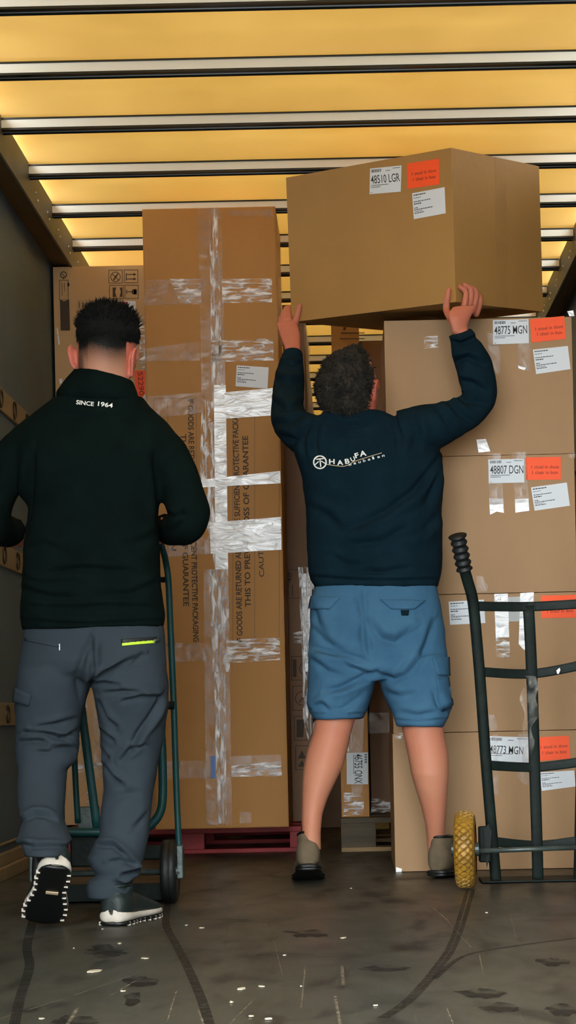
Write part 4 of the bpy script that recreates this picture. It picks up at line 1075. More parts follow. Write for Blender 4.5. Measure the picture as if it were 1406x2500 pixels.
def shoe(parent, heel, yaw, pitch, length, width, m_up, m_mid, m_out, style, roll=0.0, bend=0.205, zk=1.0):
    """a shoe lofted from heel to toe; heel = where the heel's underside sits when flat"""
    s = length / 0.30
    R3 = Matrix.Rotation(yaw, 3, 'Z') @ Matrix.Rotation(roll, 3, 'Y')
    Rp = Matrix.Rotation(pitch, 3, 'X')            # pitch < 0 lifts the heel about the ball of the foot
    bp = Vector((0, bend * s, 0))
    def tf(p):
        q = Vector(p)
        if q.y < bp.y: q = bp + Rp @ (q - bp)
        else: q = bp + Matrix.Rotation(pitch * max(0.0, 1 - (q.y - bp.y) / 0.06) * 0.6, 3, 'X') @ (q - bp)
        return heel + R3 @ q
    w = width / 2
    secs = [(0.0, 0.30, 0.072, 0), (0.004, 0.46, 0.084, 0), (0.013, 0.62, 0.092, 0), (0.03, 0.72, 0.094, 0), (0.06, 0.75, 0.092, 0), (0.09, 0.71, 0.090, 0), (0.125, 0.70, 0.088, 0),
            (0.16, 0.82, 0.076, 0), (0.20, 0.98, 0.062, 0), (0.23, 1.0, 0.054, 0), (0.255, 0.93, 0.048, 0), (0.275, 0.76, 0.042, 0), (0.288, 0.52, 0.036, 0), (0.295, 0.25, 0.030, 0)]
    def build(zlo, zhi_f, grow, n=24):
        bm = bmesh.new(); rings = []
        for (y, wf, zt, _) in secs:
            z1 = zhi_f(y, zt)
            c = Vector((0, y * s, (zlo + z1) / 2)); rings.append((c, Vector((w * wf + grow, 0, 0)), Vector((0, 0, (z1 - zlo) / 2))))
        loft(bm, rings, n, 2.6)
        for v in bm.verts: v.co = tf(v.co)
        return bm
    bmu = build(0.016, lambda y, zt: zt * (1 + (zk - 1) * max(0, 1 - y / 0.15)), 0.0)
    bma = bmesh.new()      # padded ankle collar
    loft(bma, [(Vector((0, 0.064 * s + o_, z)), Vector((rx, 0, 0)), Vector((0, ry, 0))) for z, rx, ry, o_ in ((0.03, .036, .052, 0), (0.07 * zk, .037, .056, 0), (0.095 * zk, .037, .057, 0), (0.108 * zk, .035, .055, 0.002))], 24)
    for v in bma.verts: v.co = tf(v.co)
    tm = bpy.data.meshes.new('x'); bma.to_mesh(tm); bma.free(); bmu.from_mesh(tm)
    up = obj('shoe', remesh(bmu, 0.004, 4), m_up, parent, smooth=True)
    obj('midsole', build(0.008, lambda y, zt: 0.034 + (0.012 * max(0, 1 - y / 0.1)) if style == 1 else 0.024, 0.004), m_mid, up, smooth=True)
    obj('outsole', build(0.0, lambda y, zt: 0.013, 0.0035), m_out, up, smooth=True)
    if style == 1:      # tread lugs showing along both edges of the sole
        for k in range(9):
            y = 0.03 + k * 0.028
            for sd in (-1, 1):
                ww = w * interp([(a[0], a[1]) for a in secs], y)
                bm = box(bmesh.new(), (sd * ww - 0.008, y * s, -0.0015), (sd * ww + 0.003, y * s + 0.0035, 0.010), 0.001)
                for v in bm.verts: v.co = tf(v.co)
                obj('sole_lug', bm, m_mid, up)
        bm = box(bmesh.new(), (-0.012, 0.115 * s, -0.003), (0.022, 0.125 * s, 0.004))
        for v in bm.verts: v.co = tf(v.co)
        obj('sole_badge', bm, CREAM, up)
        for x in (-0.006, 0.006):
            bm = bmesh.new(); tube(bm, [tf((x, 0.0035 + 0.001, 0.05)), tf((x, 0.003, 0.068)), tf((x, 0.010, 0.083))], [0.0014] * 3, 6); obj('stitching', bm, WHITETHREAD, up)
    # padded collar ring round the ankle
    bm = bmesh.new(); pts = [tf((0.033 * math.cos(a), 0.066 * s + 0.052 * math.sin(a), 0.110 * zk)) for a in [2 * math.pi * k / 20 for k in range(21)]]
    tube(bm, pts, [0.005] * 21, 8); obj('collar', bm, m_up if style == 1 else SOLEB, up, smooth=True)
    return up, tf
def finger(bm, pts, r0, r1):
    w = smoothpath(pts, 4); n = len(w)
    tube(bm, w, [r0 + (r1 - r0) * i / (n - 1) for i in range(n)], 10)
    ball(bm, w[-1], r1, r1, r1, 10); ball(bm, w[0], r0, r0, r0, 10)

# ---------------------------------------------------------------- person on the left
p1 = empty('person', P(200, 2250, 5.75) * 1.0); p1.location.z = 0
PW[p1.name] = Matrix.Translation(p1.location)
tag(p1, 'person in black fleece and slate trousers seen from behind, pushing teal hand truck', 'person')
D1 = 5.80
# body: one surface, mostly under the clothes
bm = bmesh.new()
hd_ = [(748, 236, 296, 5.835, .040), (756, 220, 308, 5.835, .064), (770, 205, 322, 5.835, .084), (792, 196, 331, 5.835, .096), (820, 191, 335, 5.835, .100),
       (850, 190, 332, 5.83, .098), (880, 190, 327, 5.825, .090), (905, 191, 321, 5.815, .078), (930, 194, 318, 5.81, .066), (965, 192, 322, 5.81, .064), (1010, 185, 330, 5.81, .070)]
loft(bm, [hsec(l, r, y, d, b) for y, l, r, d, b in hd_], 32)
hcn = P(263, 850, 5.84)
rt = Vector((math.cos(-0.25), math.sin(-0.25), 0)); fw = Vector((-rt.y, rt.x, 0))
fw = (fw + Vector((0, 0, -0.25))).normalized(); upv = rt.cross(fw)
face(bm, hcn, rt, fw, upv)
ear(bm, P(181, 872, 5.835), 0.072, -1, turn=-0.25); ear(bm, P(325, 884, 5.79), 0.085, 1, turn=-0.5)
loft(bm, [hsec(l, r, y, 5.81, b) for y, l, r, b in ((1000, 170, 340, .06), (1060, 80, 385, .075), (1150, 85, 370, .09), (1300, 90, 365, .095), (1420, 85, 372, .095), (1540, 75, 380, .10), (1610, 66, 392, .10), (1650, 80, 380, .08))])
loft(bm, [hsec(l, r, y, d, b) for y, l, r, d, b in ((1660, 70, 205, 5.81, .08), (1790, 70, 178, 5.83, .07), (1880, 72, 142, 5.80, .055), (1980, 78, 142, 5.70, .050), (2085, 92, 138, 5.60, .040), (2108, 98, 136, 5.59, .03))])
loft(bm, [hsec(l, r, y, d, b) for y, l, r, d, b in ((1660, 240, 392, 5.81, .08), (1790, 262, 380, 5.83, .07), (1900, 268, 352, 5.83, .055), (2000, 262, 348, 5.81, .055), (2150, 252, 305, 5.77, .04), (2230, 252, 302, 5.765, .034))])
gr = rail[-1]; gl = mir(rail[-1])
armR = [P(390, 1085, D1), P(440, 1190, D1), P(462, 1262, 5.80), P(430, 1288, 5.90), Vector((gr.x, 5.985, gr.z + 0.02))]
armL = [P(55, 1090, D1), P(-5, 1190, D1), P(-35, 1262, 5.80), P(5, 1292, 5.90), Vector((gl.x, 5.985, gl.z + 0.02))]
for a in (armR, armL):
    w = smoothpath(a, 5); tube(bm, w, [0.042 - 0.016 * i / (len(w) - 1) for i in range(len(w))], 14)
for g_, sd in ((gr, 1), (gl, -1)):
    base = Vector((g_.x, 6.03, g_.z + 0.026)); ball(bm, base, 0.040, 0.046, 0.018, 16)
    for k in range(4):
        x = g_.x + (-0.030 + 0.020 * k); y0 = 6.065
        finger(bm, [Vector((x, 6.055, g_.z + 0.026)), Vector((x, y0 + 0.022, g_.z + 0.014)), Vector((x, y0 + 0.018, g_.z - 0.018)), Vector((x, y0 - 0.012, g_.z - 0.026))], 0.0095, 0.008)
    finger(bm, [Vector((g_.x - sd * 0.036, 6.01, g_.z + 0.016)), Vector((g_.x - sd * 0.044, 6.035, g_.z - 0.004)), Vector((g_.x - sd * 0.030, 6.055, g_.z - 0.024))], 0.0115, 0.0095)
me = remesh(bm, 0.0036, 3)
co = coords(me); px, py = projn(co)
earm = ((np.abs(px - 178) < 14) & (np.abs(py - 874) < 45)) | ((np.abs(px - 324) < 16) & (np.abs(py - 886) < 50) & (co[:, 1] < 5.83))
flush = np.where(earm, 0.75, 0.1) + np.where(py > 1200, 0.3, 0)
line = 826 + 7 * np.sin(px * 0.05) + (px < 215) * 8
st = np.clip(1 - (py - line) / 82, 0, 1) ** 1.25 * (py < 960) * (~earm)
st = np.maximum(st, np.clip((np.abs(px - 262) - 50) / 22, 0, 0.55) * (py < 925) * (py > 840) * (~earm))
attrs(me, flush, st)
body1 = obj('body', me, SKIN1, p1, smooth=True)
# hair: cropped cap with short spikes on top
bm = bmesh.new()
hr = [(745, 242, 292, 5.835, .034), (751, 226, 306, 5.835, .062), (763, 208, 324, 5.835, .088), (780, 195, 334, 5.835, .101), (796, 188, 339, 5.835, .107), (810, 187, 341, 5.835, .1075), (822, 188, 339, 5.835, .1040), (834, 190, 336, 5.834, .1005), (846, 193, 330, 5.832, .094)]
loft(bm, [hsec(l, r, y, d, b, 5) for y, l, r, d, b in hr], 36)
me = remesh(bm, 0.004, 3); noisy(me, 0.002, 60, 3, lambda c: (projn(c)[1] < 815) * 1.0)
pts = [(v.co.copy(), v.normal.copy()) for v in me.vertices if proj(v.co)[1] < 800 and v.normal.z > 0.05]
bmh = bmesh.new(); bmh.from_mesh(me)
tufts(bmh, pts, 1500, 0.017, 0.0016, lambda p, n, r: n + Vector((r.uniform(-.3, .5), r.uniform(-.3, .2), 0.7 + r.uniform(-.2, .5))), 4)
pts = [(v.co.copy(), v.normal.copy()) for v in me.vertices if 806 < proj(v.co)[1] < 834]
tufts(bmh, pts, 1400, 0.011, 0.0009, lambda p, n, r: n * 0.10 + Vector((r.uniform(-.25, .25), 0, -1)), 6)
obj('hair', bmh, HAIR1, p1, smooth=True)
# jacket
bm = bmesh.new()
jk = [(1536, 54, 398, 5.80, .128), (1505, 48, 403, 5.80, .135), (1470, 50, 399, 5.80, .134), (1420, 55, 394, 5.80, .130), (1360, 58, 391, 5.80, .128), (1300, 62, 388, 5.80, .126), (1240, 66, 388, 5.80, .126),
      (1160, 40, 412, 5.80, .126), (1110, 12, 436, 5.805, .122), (1075, 10, 434, 5.81, .112), (1045, 32, 415, 5.812, .104), (1018, 66, 388, 5.815, .096), (993, 104, 362, 5.815, .088), (970, 132, 345, 5.815, .080)]
loft(bm, [hsec(l, r, y, d, b) for y, l, r, d, b in jk], 40, 2.25)
sl = [P(360, 1090, D1 + .005), P(398, 1112, D1), P(427, 1155, D1), P(447, 1205, D1), P(459, 1252, 5.80), P(452, 1280, 5.83), P(432, 1290, 5.89), P(412, 1292, 5.95), Vector((gr.x, 5.975, gr.z + 0.018))]
rr = [.072, .070, .062, .060, .064, .057, .048, .043, .034]
w = smoothpath(sl, 4); tube(bm, w, [interp([(i * 4, r) for i, r in enumerate(rr)], i) for i in range(len(w))], 24)
sl = [P(90, 1090, D1 + .005), P(50, 1112, D1), P(14, 1155, D1), P(-12, 1205, D1), P(-28, 1252, 5.80), P(-18, 1282, 5.83), P(5, 1296, 5.89), P(30, 1298, 5.95), Vector((gl.x, 5.975, gl.z + 0.018))]
w = smoothpath(sl, 4); tube(bm, w, [interp([(i * 4, r) for i, r in enumerate(rr)], i) for i in range(len(w))], 24)
me = remesh(bm, 0.006, 8)
noisy(me, 0.004, 9, 1)
creases(me, [([(120, 1398), (200, 1388), (330, 1395)], 0.008, 7), ([(60, 1440), (120, 1458), (190, 1462)], 0.008, 8), ([(80, 1482), (200, 1484), (250, 1480), (360, 1482)], 0.007, 6),
             ([(392, 1270), (385, 1180), (378, 1110)], 0.012, 9), ([(66, 1270), (72, 1190), (80, 1110)], 0.012, 9), ([(240, 1455), (320, 1450), (392, 1420)], 0.006, 8),
             ([(60, 1415), (100, 1425), (180, 1420)], 0.005, 7), ([(425, 1300), (450, 1268), (440, 1240)], 0.008, 8), ([(400, 1250), (425, 1262), (460, 1255)], 0.007, 7),
             ([(130, 1010), (230, 1020), (340, 1012)], 0.004, 8), ([(300, 1330), (350, 1320), (385, 1300)], 0.005, 9), ([(75, 1340), (110, 1330), (150, 1345)], 0.005, 9)])
creases(me, [([(55, 1513), (140, 1522), (230, 1524), (398, 1514)], 0.004, 4)])
bvJ = bvh_of(me)
jacket = obj('jacket', me, FLEECE, p1, smooth=True)
# stand-up collar
bm = bmesh.new(); rings = []
for (y, l, r, d, b, dy) in ((984, 138, 340, 5.812, .082, 16), (968, 138, 341, 5.812, .090, 24), (945, 158, 334, 5.812, .086, 30), (922, 178, 326, 5.812, .080, 32), (916, 182, 325, 5.812, .078, 32)):
    rings.append(hsec(l, r, y, d, b, dy))
loft(bm, rings, 36, 2.2)
for v in bm.verts:    # hollow the top so the neck stands free inside it
    pass
me = remesh(bm, 0.005, 4); noisy(me, 0.002, 14, 5)
bvC = bvh_of(me)
obj('collar', me, FLEECE, jacket, smooth=True)
def sewn_text(name, parent, bvh, items, m, off=0.0015, bvh2=None):
    bm = bmesh.new()
    for vs, fs in items:
        bv = []; last = None
        for x, y in vs:
            h, n = cast(bvh, x, y)
            if bvh2 is not None:
                h2, n2 = cast(bvh2, x, y)
                if h2 is not None and (h is None or h2.y < h.y): h = h2
            if h is None: h = last or P(x, y, 6.9); n = Vector((0, -1, 0))
            last = h
            bv.append(bm.verts.new(h + Vector((0, -off, 0))))
        for f in fs:
            try: bm.faces.new([bv[i] for i in f])
            except ValueError: pass
    return obj_n(name, bm, m, parent)
sewn_text('embroidery', jacket, bvJ, [write_px('SINCE', (186, 987), (229, 992), 10.5, 0.02), write_px('1964', (239, 991), (275, 996), 11, 0.02)], WHITETHREAD, 0.004, bvC)
# trousers
bm = bmesh.new()
loft(bm, [hsec(l, r, y, 5.80, b) for y, l, r, b in ((1505, 70, 390, .112), (1535, 62, 399, .118), (1570, 55, 403, .124), (1615, 47, 408, .126), (1640, 46, 409, .116), (1660, 60, 396, .09))], 36, 2.3)
loft(bm, [hsec(l, r, y, d, b) for y, l, r, d, b in ((1630, 46, 222, 5.80, .112), (1670, 41, 220, 5.80, .112), (1720, 38, 207, 5.805, .104), (1790, 40, 196, 5.815, .094), (1835, 34, 192, 5.81, .090), (1858, 38, 188, 5.80, .084),
    (1880, 46, 164, 5.78, .078), (1930, 45, 160, 5.74, .076), (1975, 46, 158, 5.70, .076), (2005, 56, 156, 5.67, .072), (2030, 48, 168, 5.645, .076), (2052, 38, 178, 5.625, .076), (2066, 54, 166, 5.61, .068), (2090, 62, 158, 5.595, .064))], 30, 2.2)
loft(bm, [hsec(l, r, y, d, b) for y, l, r, d, b in ((1630, 222, 408, 5.80, .112), (1670, 226, 411, 5.80, .112), (1720, 234, 410, 5.81, .104), (1790, 244, 402, 5.825, .092), (1850, 248, 389, 5.83, .084), (1900, 252, 379, 5.825, .078),
    (1950, 250, 372, 5.815, .076), (2000, 244, 367, 5.805, .076), (2040, 242, 364, 5.795, .076), (2066, 226, 358, 5.785, .076), (2092, 214, 352, 5.78, .076), (2118, 224, 346, 5.775, .070), (2136, 238, 344, 5.775, .066), (2148, 216, 322, 5.775, .066), (2170, 210, 325, 5.77, .068), (2193, 214, 318, 5.765, .064))], 30, 2.2)
me = remesh(bm, 0.0055, 5)
noisy(me, 0.004, 10, 9)
creases(me, [([(224, 1662), (262, 1640), (300, 1618), (345, 1598)], 0.010, 6), ([(232, 1650), (280, 1632), (330, 1610)], 0.006, 5), ([(290, 1640), (325, 1622), (350, 1600)], 0.006, 5),
             ([(228, 1668), (255, 1668), (290, 1674)], 0.008, 5), ([(255, 1692), (300, 1688), (350, 1692)], 0.007, 5), ([(300, 1712), (345, 1702), (395, 1702)], 0.010, 5),
             ([(405, 1690), (372, 1745), (335, 1795), (318, 1830)], 0.012, 7), ([(240, 1715), (258, 1755), (282, 1775)], 0.008, 6), ([(246, 1785), (265, 1800), (275, 1808)], 0.008, 5),
             ([(296, 1858), (318, 1830), (352, 1820)], 0.010, 5), ([(252, 1870), (275, 1900), (302, 1920)], 0.012, 6), ([(248, 1830), (258, 1845), (262, 1850)], 0.008, 5),
             ([(222, 1560), (205, 1600), (190, 1650), (196, 1700)], 0.010, 10), ([(222, 1560), (226, 1620), (222, 1665)], 0.010, 6),
             ([(60, 1790), (110, 1792), (150, 1802), (180, 1815)], 0.012, 6), ([(80, 1778), (130, 1770), (185, 1755)], 0.007, 6), ([(150, 1800), (175, 1790), (190, 1782)], 0.009, 5),
             ([(50, 1812), (90, 1808), (112, 1812)], 0.012, 6), ([(90, 1836), (125, 1836)], 0.008, 4), ([(128, 1828), (160, 1824), (190, 1828)], 0.012, 6),
             ([(55, 2005), (85, 1988), (110, 1990), (130, 2000)], 0.010, 6), ([(50, 2062), (72, 2064), (80, 2060)], 0.012, 5), ([(65, 2072), (110, 2066), (165, 2068)], 0.008, 5),
             ([(240, 2065), (275, 2064), (300, 2085), (322, 2110)], 0.013, 6), ([(268, 2105), (292, 2100), (325, 2112)], 0.009, 5), ([(300, 2138), (320, 2132), (345, 2126)], 0.014, 6),
             ([(285, 2155), (305, 2165), (312, 2156), (330, 2150)], 0.014, 5), ([(330, 2020), (345, 2005), (362, 1985)], 0.006, 7), ([(262, 1955), (300, 1940), (340, 1935)], 0.004, 9)])
bvT = bvh_of(me)
trs = obj('trousers', me, SLATE, p1, smooth=True)
patch('pocket_zip', bvT, [(295, 1561), (380, 1555), (381, 1563), (296, 1571)], INK, trs, 0.003, 0.001)
patch('lime_trim', bvT, [(298, 1570), (376, 1563), (377, 1570), (298, 1577)], LIME, trs, 0.003, 0.001)
patch('zip_puller', bvT, [(374, 1561), (386, 1558), (387, 1566), (375, 1568)], GREYSTEEL, trs, 0.004, 0.002, 4, 3)
patch('pocket_welt', bvT, [(62, 1556), (145, 1574), (145, 1580), (62, 1564)], SLATE, trs, 0.001, 0.003)
patch('pocket_stitch', bvT, [(144, 1572), (147, 1572), (147, 1588), (145, 1588)], WHITETHREAD, trs, 0.002, 0.0, 2, 4)
patch('cargo_pocket_flap', bvT, [(42, 1680), (78, 1697), (72, 1722), (38, 1712)], SLATE, trs, 0.002, 0.008)
for ring in (((2060, 82, 146, 5.63, .050), (2085, 88, 140, 5.60, .046), (2112, 94, 142, 5.59, .036)), ((2150, 246, 310, 5.77, .046), (2190, 247, 308, 5.768, .042), (2232, 248, 306, 5.763, .038))):
    bm = bmesh.new(); loft(bm, [hsec(l, r, y, d, b) for y, l, r, d, b in ring], 22); obj('sock', bm, SOLEB, p1, smooth=True)
# shoes: right one flat and turned out, left one pushing off with the sole in view
hR = P(272, 2254, 5.70); hR.z = 0.0
shoe(p1, hR, -0.26, 0.0, 0.30, 0.116, SHOEGREEN, SOLEW, SOLEB, 1)
hL = P(96, 2244, 5.74); hL.z = 0.012
yawL = 0.22
hL = hL - Matrix.Rotation(yawL, 3, 'Z') @ Vector((0, 0.272, 0)) + Vector((0.010, 0, 0))
shoe(p1, hL, yawL, -0.66, 0.30, 0.116, SHOEGREEN, SOLEW, SOLEB, 1, 0.14, 0.272)

# ---------------------------------------------------------------- person lifting the box
D2 = 7.10
p2 = empty('person', P(900, 2140, 7.1)); p2.location.z = 0
PW[p2.name] = Matrix.Translation(p2.location)
tag(p2, 'person in navy sweatshirt and blue cargo shorts reaching up to hold a cardboard box', 'person')
bm = bmesh.new()
sk = [(856, 835, 882, 7.10, .040), (868, 812, 898, 7.10, .066), (890, 796, 908, 7.10, .086), (920, 786, 918, 7.10, .097), (950, 788, 922, 7.10, .096), (975, 800, 922, 7.10, .086), (1000, 815, 918, 7.10, .070), (1030, 812, 918, 7.10, .066), (1060, 800, 930, 7.1, .07)]
loft(bm, [hsec(l, r, y, d, b) for y, l, r, d, b in sk], 32)
hc2 = P(858, 935, 7.11)
rt = Vector((math.cos(-0.55), math.sin(-0.55), 0)); fw = Vector((-rt.y, rt.x, 0)); fw = (fw + Vector((0, 0, 0.35))).normalized(); upv = rt.cross(fw)
face(bm, hc2, rt, fw, upv)
ear(bm, P(917, 951, 7.06), 0.070, 1, turn=-0.6); ear(bm, P(783, 955, 7.17), 0.066, -1, turn=-0.6)
loft(bm, [hsec(l, r, y, D2, b) for y, l, r, b in ((1030, 790, 960, .06), (1080, 745, 1040, .085), (1150, 760, 1060, .10), (1300, 775, 1055, .105), (1430, 780, 1055, .11), (1560, 775, 1068, .11), (1640, 780, 1065, .10))])
# legs: bare from the shorts down, calves full, ankles slim
lg = [(1600, 768, 905, 7.08, .088), (1700, 768, 888, 7.06, .078), (1750, 770, 870, 7.05, .070), (1790, 764, 857, 7.04, .066), (1830, 750, 848, 7.035, .068), (1870, 741, 838, 7.03, .066), (1910, 738, 819, 7.02, .058), (1950, 737, 800, 7.01, .048), (1990, 736, 787, 7.0, .040), (2030, 737, 783, 6.99, .038), (2075, 738, 784, 6.99, .040)]
loft(bm, [hsec(l, r, y, d, b) for y, l, r, d, b in lg], 26)
lg = [(1600, 940, 1080, 7.08, .088), (1700, 960, 1085, 7.07, .078), (1760, 978, 1080, 7.065, .070), (1800, 986, 1086, 7.06, .067), (1845, 996, 1095, 7.055, .068), (1890, 1004, 1096, 7.05, .066), (1930, 1016, 1093, 7.055, .057), (1970, 1028, 1090, 7.07, .047), (2010, 1038, 1087, 7.09, .040), (2050, 1042, 1085, 7.12, .037), (2090, 1044, 1086, 7.135, .034)]
loft(bm, [hsec(l, r, y, d, b) for y, l, r, d, b in lg], 26)
# arms under the sleeves
wR = P(1123, 806, 7.085)
a = [P(1000, 1070, 7.10), P(1090, 1035, 7.10), P(1165, 985, 7.13), P(1150, 890, 7.11), wR]; w = smoothpath(a, 5)
tube(bm, w, [interp([(0, .05), (10, .042), (20, .027)], i) for i in range(len(w))], 16)
fL0 = ho + hu * hw                              # lower left corner of the front face
wL = P(716, 860, 7.50)
a = [P(765, 1085, 7.10), P(725, 1050, 7.18), P(703, 1020, 7.28), P(707, 930, 7.42), wL]; w = smoothpath(a, 5)
tube(bm, w, [interp([(0, .05), (10, .042), (20, .027)], i) for i in range(len(w))], 16)
# right hand: thumb on the front face, fingers on the side face of the box
fr_ = 0.0098
oF = lambda x, y, r=fr_: onplane(x, y, pF, nF) + nF * (r * 0.85)
oR = lambda x, y, r=fr_: onplane(x, y, pR, nR) + nR * (r * 0.85)
palm = [(1122, 812, 7.085, .026, .021), (1121, 795, 7.08, .031, .020), (1122, 776, 7.08, .039, .019), (1127, 760, 7.09, .044, .018), (1134, 748, 7.105, .043, .016)]
rings = []
for x, y, d, aa, bb in palm: rings.append((P(x, y, d), Vector((aa, 0.012, 0.004)), Vector((0, bb, 0))))
loft(bm, rings, 22)
for pts_ in ([(1121, 762), (1123, 735), (1125, 714), (1118, 701)], [(1133, 759), (1136, 730), (1137, 709), (1128, 697)], [(1144, 761), (1148, 733), (1149, 712), (1141, 700)], [(1154, 767), (1158, 744), (1159, 726), (1153, 713)]):
    q = [P(pts_[0][0], pts_[0][1], 7.105)]
    q[0] = oR(*pts_[0]) + nR * 0.006
    q.append(oR(*pts_[1]) + nR * 0.014); q.append(oR(*pts_[2]) + nR * 0.012); q.append(oR(*pts_[3]))
    finger(bm, q, 0.0125, 0.0092)
finger(bm, [P(1106, 785, 7.075), oF(1096, 758) + nF * 0.006, oF(1097, 728) + nF * 0.004, oF(1099, 708)], 0.015, 0.0095)
# left hand: thumb along the front face, fingers bent round the far edge
palm = [(716, 866, 7.50, .026, .021), (714, 845, 7.525, .030, .020), (709, 822, 7.55, .037, .019), (703, 800, 7.575, .038, .018), (698, 785, 7.59, .036, .016)]
loft(bm, [(P(x, y, d), Vector((aa, 0.0, 0.004)), Vector((0, bb, 0))) for x, y, d, aa, bb in palm], 22)
finger(bm, [P(720, 826, 7.545), oF(725, 800, .012) + nF * 0.006, oF(731, 770) + nF * 0.003, oF(735, 747)], 0.0155, 0.0098)
lx = fL0.x
for k, (x, y) in enumerate([(706, 780), (699, 778), (692, 784), (686, 794)]):
    b0 = P(x, y, 7.60)
    finger(bm, [b0, P(x - 1, y - 22 + 3 * k, 7.63), P(x + 1, y - 30 + 4 * k, 7.665), P(x + 10, y - 20 + 2 * k, 7.70)], 0.0115, 0.0085)
me = remesh(bm, 0.0042, 2)
co = coords(me); px, py = projn(co)
hand = ((py < 870) & ((px < 760) | (px > 1050)))
earm = (np.abs(px - 920) < 20) & (py > 915) & (py < 1010)
flush = np.where(hand, 0.42, 0.0) + np.where(earm, 0.75, 0.0) + 0.2 * np.exp(-((py - 1790) / 60) ** 2) + 0.12 * np.exp(-((py - 1990) / 40) ** 2)
attrs(me, flush, np.zeros(len(co)))
obj('body', me, SKIN2, p2, smooth=True)
# hair: thick greying waves
bm = bmesh.new()
hr = [(850, 846, 876, 7.09, .030), (858, 818, 890, 7.09, .062), (874, 800, 900, 7.085, .086), (895, 786, 906, 7.08, .102), (920, 775, 912, 7.078, .110), (942, 771, 914, 7.078, .112), (962, 775, 910, 7.078, .104), (985, 784, 905, 7.078, .092), (1005, 795, 898, 7.078, .084), (1018, 806, 888, 7.078, .070)]
loft(bm, [hsec(l, r, y, d, b) for y, l, r, d, b in hr], 36)
me = remesh(bm, 0.0035, 2)
noisy(me, 0.007, 16, 2); noisy(me, 0.006, 42, 8)
pts = [(v.co.copy(), v.normal.copy()) for v in me.vertices if v.normal.y < 0.5]
bmh = bmesh.new(); bmh.from_mesh(me)
tufts(bmh, pts, 3000, 0.014, 0.0026, lambda p, n, r: n * 0.30 + Vector((0.8 * noise.noise(p * 22), -0.1, 0.8 * noise.noise(p * 22 + Vector((9, 0, 0))) - 0.35)) + Vector((r.uniform(-.3, .3), r.uniform(-.2, .1), r.uniform(-.3, .3))), 5)
obj('hair', bmh, HAIR2, p2, smooth=True)
# sweatshirt
bm = bmesh.new()
sw = [(1436, 770, 1068, 7.095, .135), (1412, 757, 1074, 7.095, .142), (1385, 752, 1079, 7.095, .145), (1320, 748, 1080, 7.095, .142), (1240, 745, 1080, 7.10, .140), (1170, 738, 1082, 7.10, .136), (1110, 716, 1080, 7.105, .128), (1070, 716, 1050, 7.11, .114), (1040, 745, 1005, 7.11, .100), (1018, 782, 965, 7.105, .088), (1006, 800, 940, 7.10, .078)]
loft(bm, [hsec(l, r, y, d, b, 8) for y, l, r, d, b in sw], 40, 2.25)
sl = [P(985, 1065, 7.10), P(1040, 1048, 7.095), P(1095, 1028, 7.10), P(1145, 1002, 7.12), P(1172, 968, 7.13), P(1163, 922, 7.12), P(1150, 880, 7.11), P(1138, 850, 7.10), P(1131, 832, 7.095), P(1124, 812, 7.088)]
rr = [.092, .084, .068, .060, .057, .064, .062, .056, .046, .040]
w = smoothpath(sl, 4); tube(bm, w, [interp([(i * 4, r) for i, r in enumerate(rr)], i) for i in range(len(w))], 26)
sl = [P(785, 1085, 7.11), P(748, 1062, 7.14), P(715, 1040, 7.20), P(702, 1005, 7.29), P(704, 962, 7.37), P(707, 925, 7.43), P(710, 898, 7.465), P(714, 878, 7.485), P(716, 862, 7.50)]
rr = [.085, .078, .066, .060, .059, .056, .050, .042, .038]
w = smoothpath(sl, 4); tube(bm, w, [interp([(i * 4, r) for i, r in enumerate(rr)], i) for i in range(len(w))], 26)
me = remesh(bm, 0.0058, 7)
noisy(me, 0.004, 9, 12)
creases(me, [([(1082, 1110), (1050, 1150), (1010, 1200), (940, 1250), (850, 1290)], 0.012, 9), ([(1085, 1125), (1060, 1180), (1040, 1230)], 0.008, 9), ([(860, 1330), (930, 1322), (990, 1290)], 0.010, 9),
             ([(870, 1395), (930, 1400), (1000, 1385)], 0.008, 8), ([(812, 1360), (850, 1378), (900, 1380)], 0.007, 8), ([(1110, 885), (1140, 872), (1180, 890)], 0.013, 7), ([(1108, 835), (1130, 838), (1165, 826)], 0.008, 6),
             ([(1105, 960), (1135, 975), (1185, 985)], 0.011, 8), ([(1060, 988), (1085, 1015), (1110, 1060)], 0.009, 8), ([(1090, 975), (1120, 1005), (1150, 1030)], 0.010, 7), ([(1120, 930), (1150, 935), (1185, 955)], 0.009, 8),
             ([(672, 925), (700, 935), (740, 930)], 0.010, 7), ([(668, 980), (700, 1000), (745, 985)], 0.010, 7), ([(672, 1035), (705, 1030), (735, 1010)], 0.009, 7), ([(690, 1065), (720, 1075), (755, 1040)], 0.011, 8), ([(775, 1120), (765, 1080), (775, 1040)], 0.010, 8),
             ([(745, 1110), (742, 1075), (755, 1045)], 0.008, 7), ([(790, 1022), (830, 1042), (880, 1040), (930, 1012)], 0.008, 7), ([(800, 1048), (850, 1064), (900, 1055)], 0.006, 7), ([(960, 1035), (975, 1070), (970, 1100)], 0.007, 9), ([(1010, 1020), (1020, 1060), (1010, 1095)], 0.008, 9),
             ([(760, 1240), (800, 1260), (840, 1300)], 0.008, 10), ([(1075, 1250), (1040, 1290), (1000, 1310)], 0.007, 9)])
creases(me, [([(752, 1408), (850, 1416), (960, 1418), (1075, 1415)], 0.006, 5), ([(1096, 832), (1125, 838), (1160, 822)], 0.005, 4), ([(686, 885), (715, 890), (745, 885)], 0.005, 4)])
bvS = bvh_of(me)
swt = obj('sweatshirt', me, NAVY, p2, smooth=True)
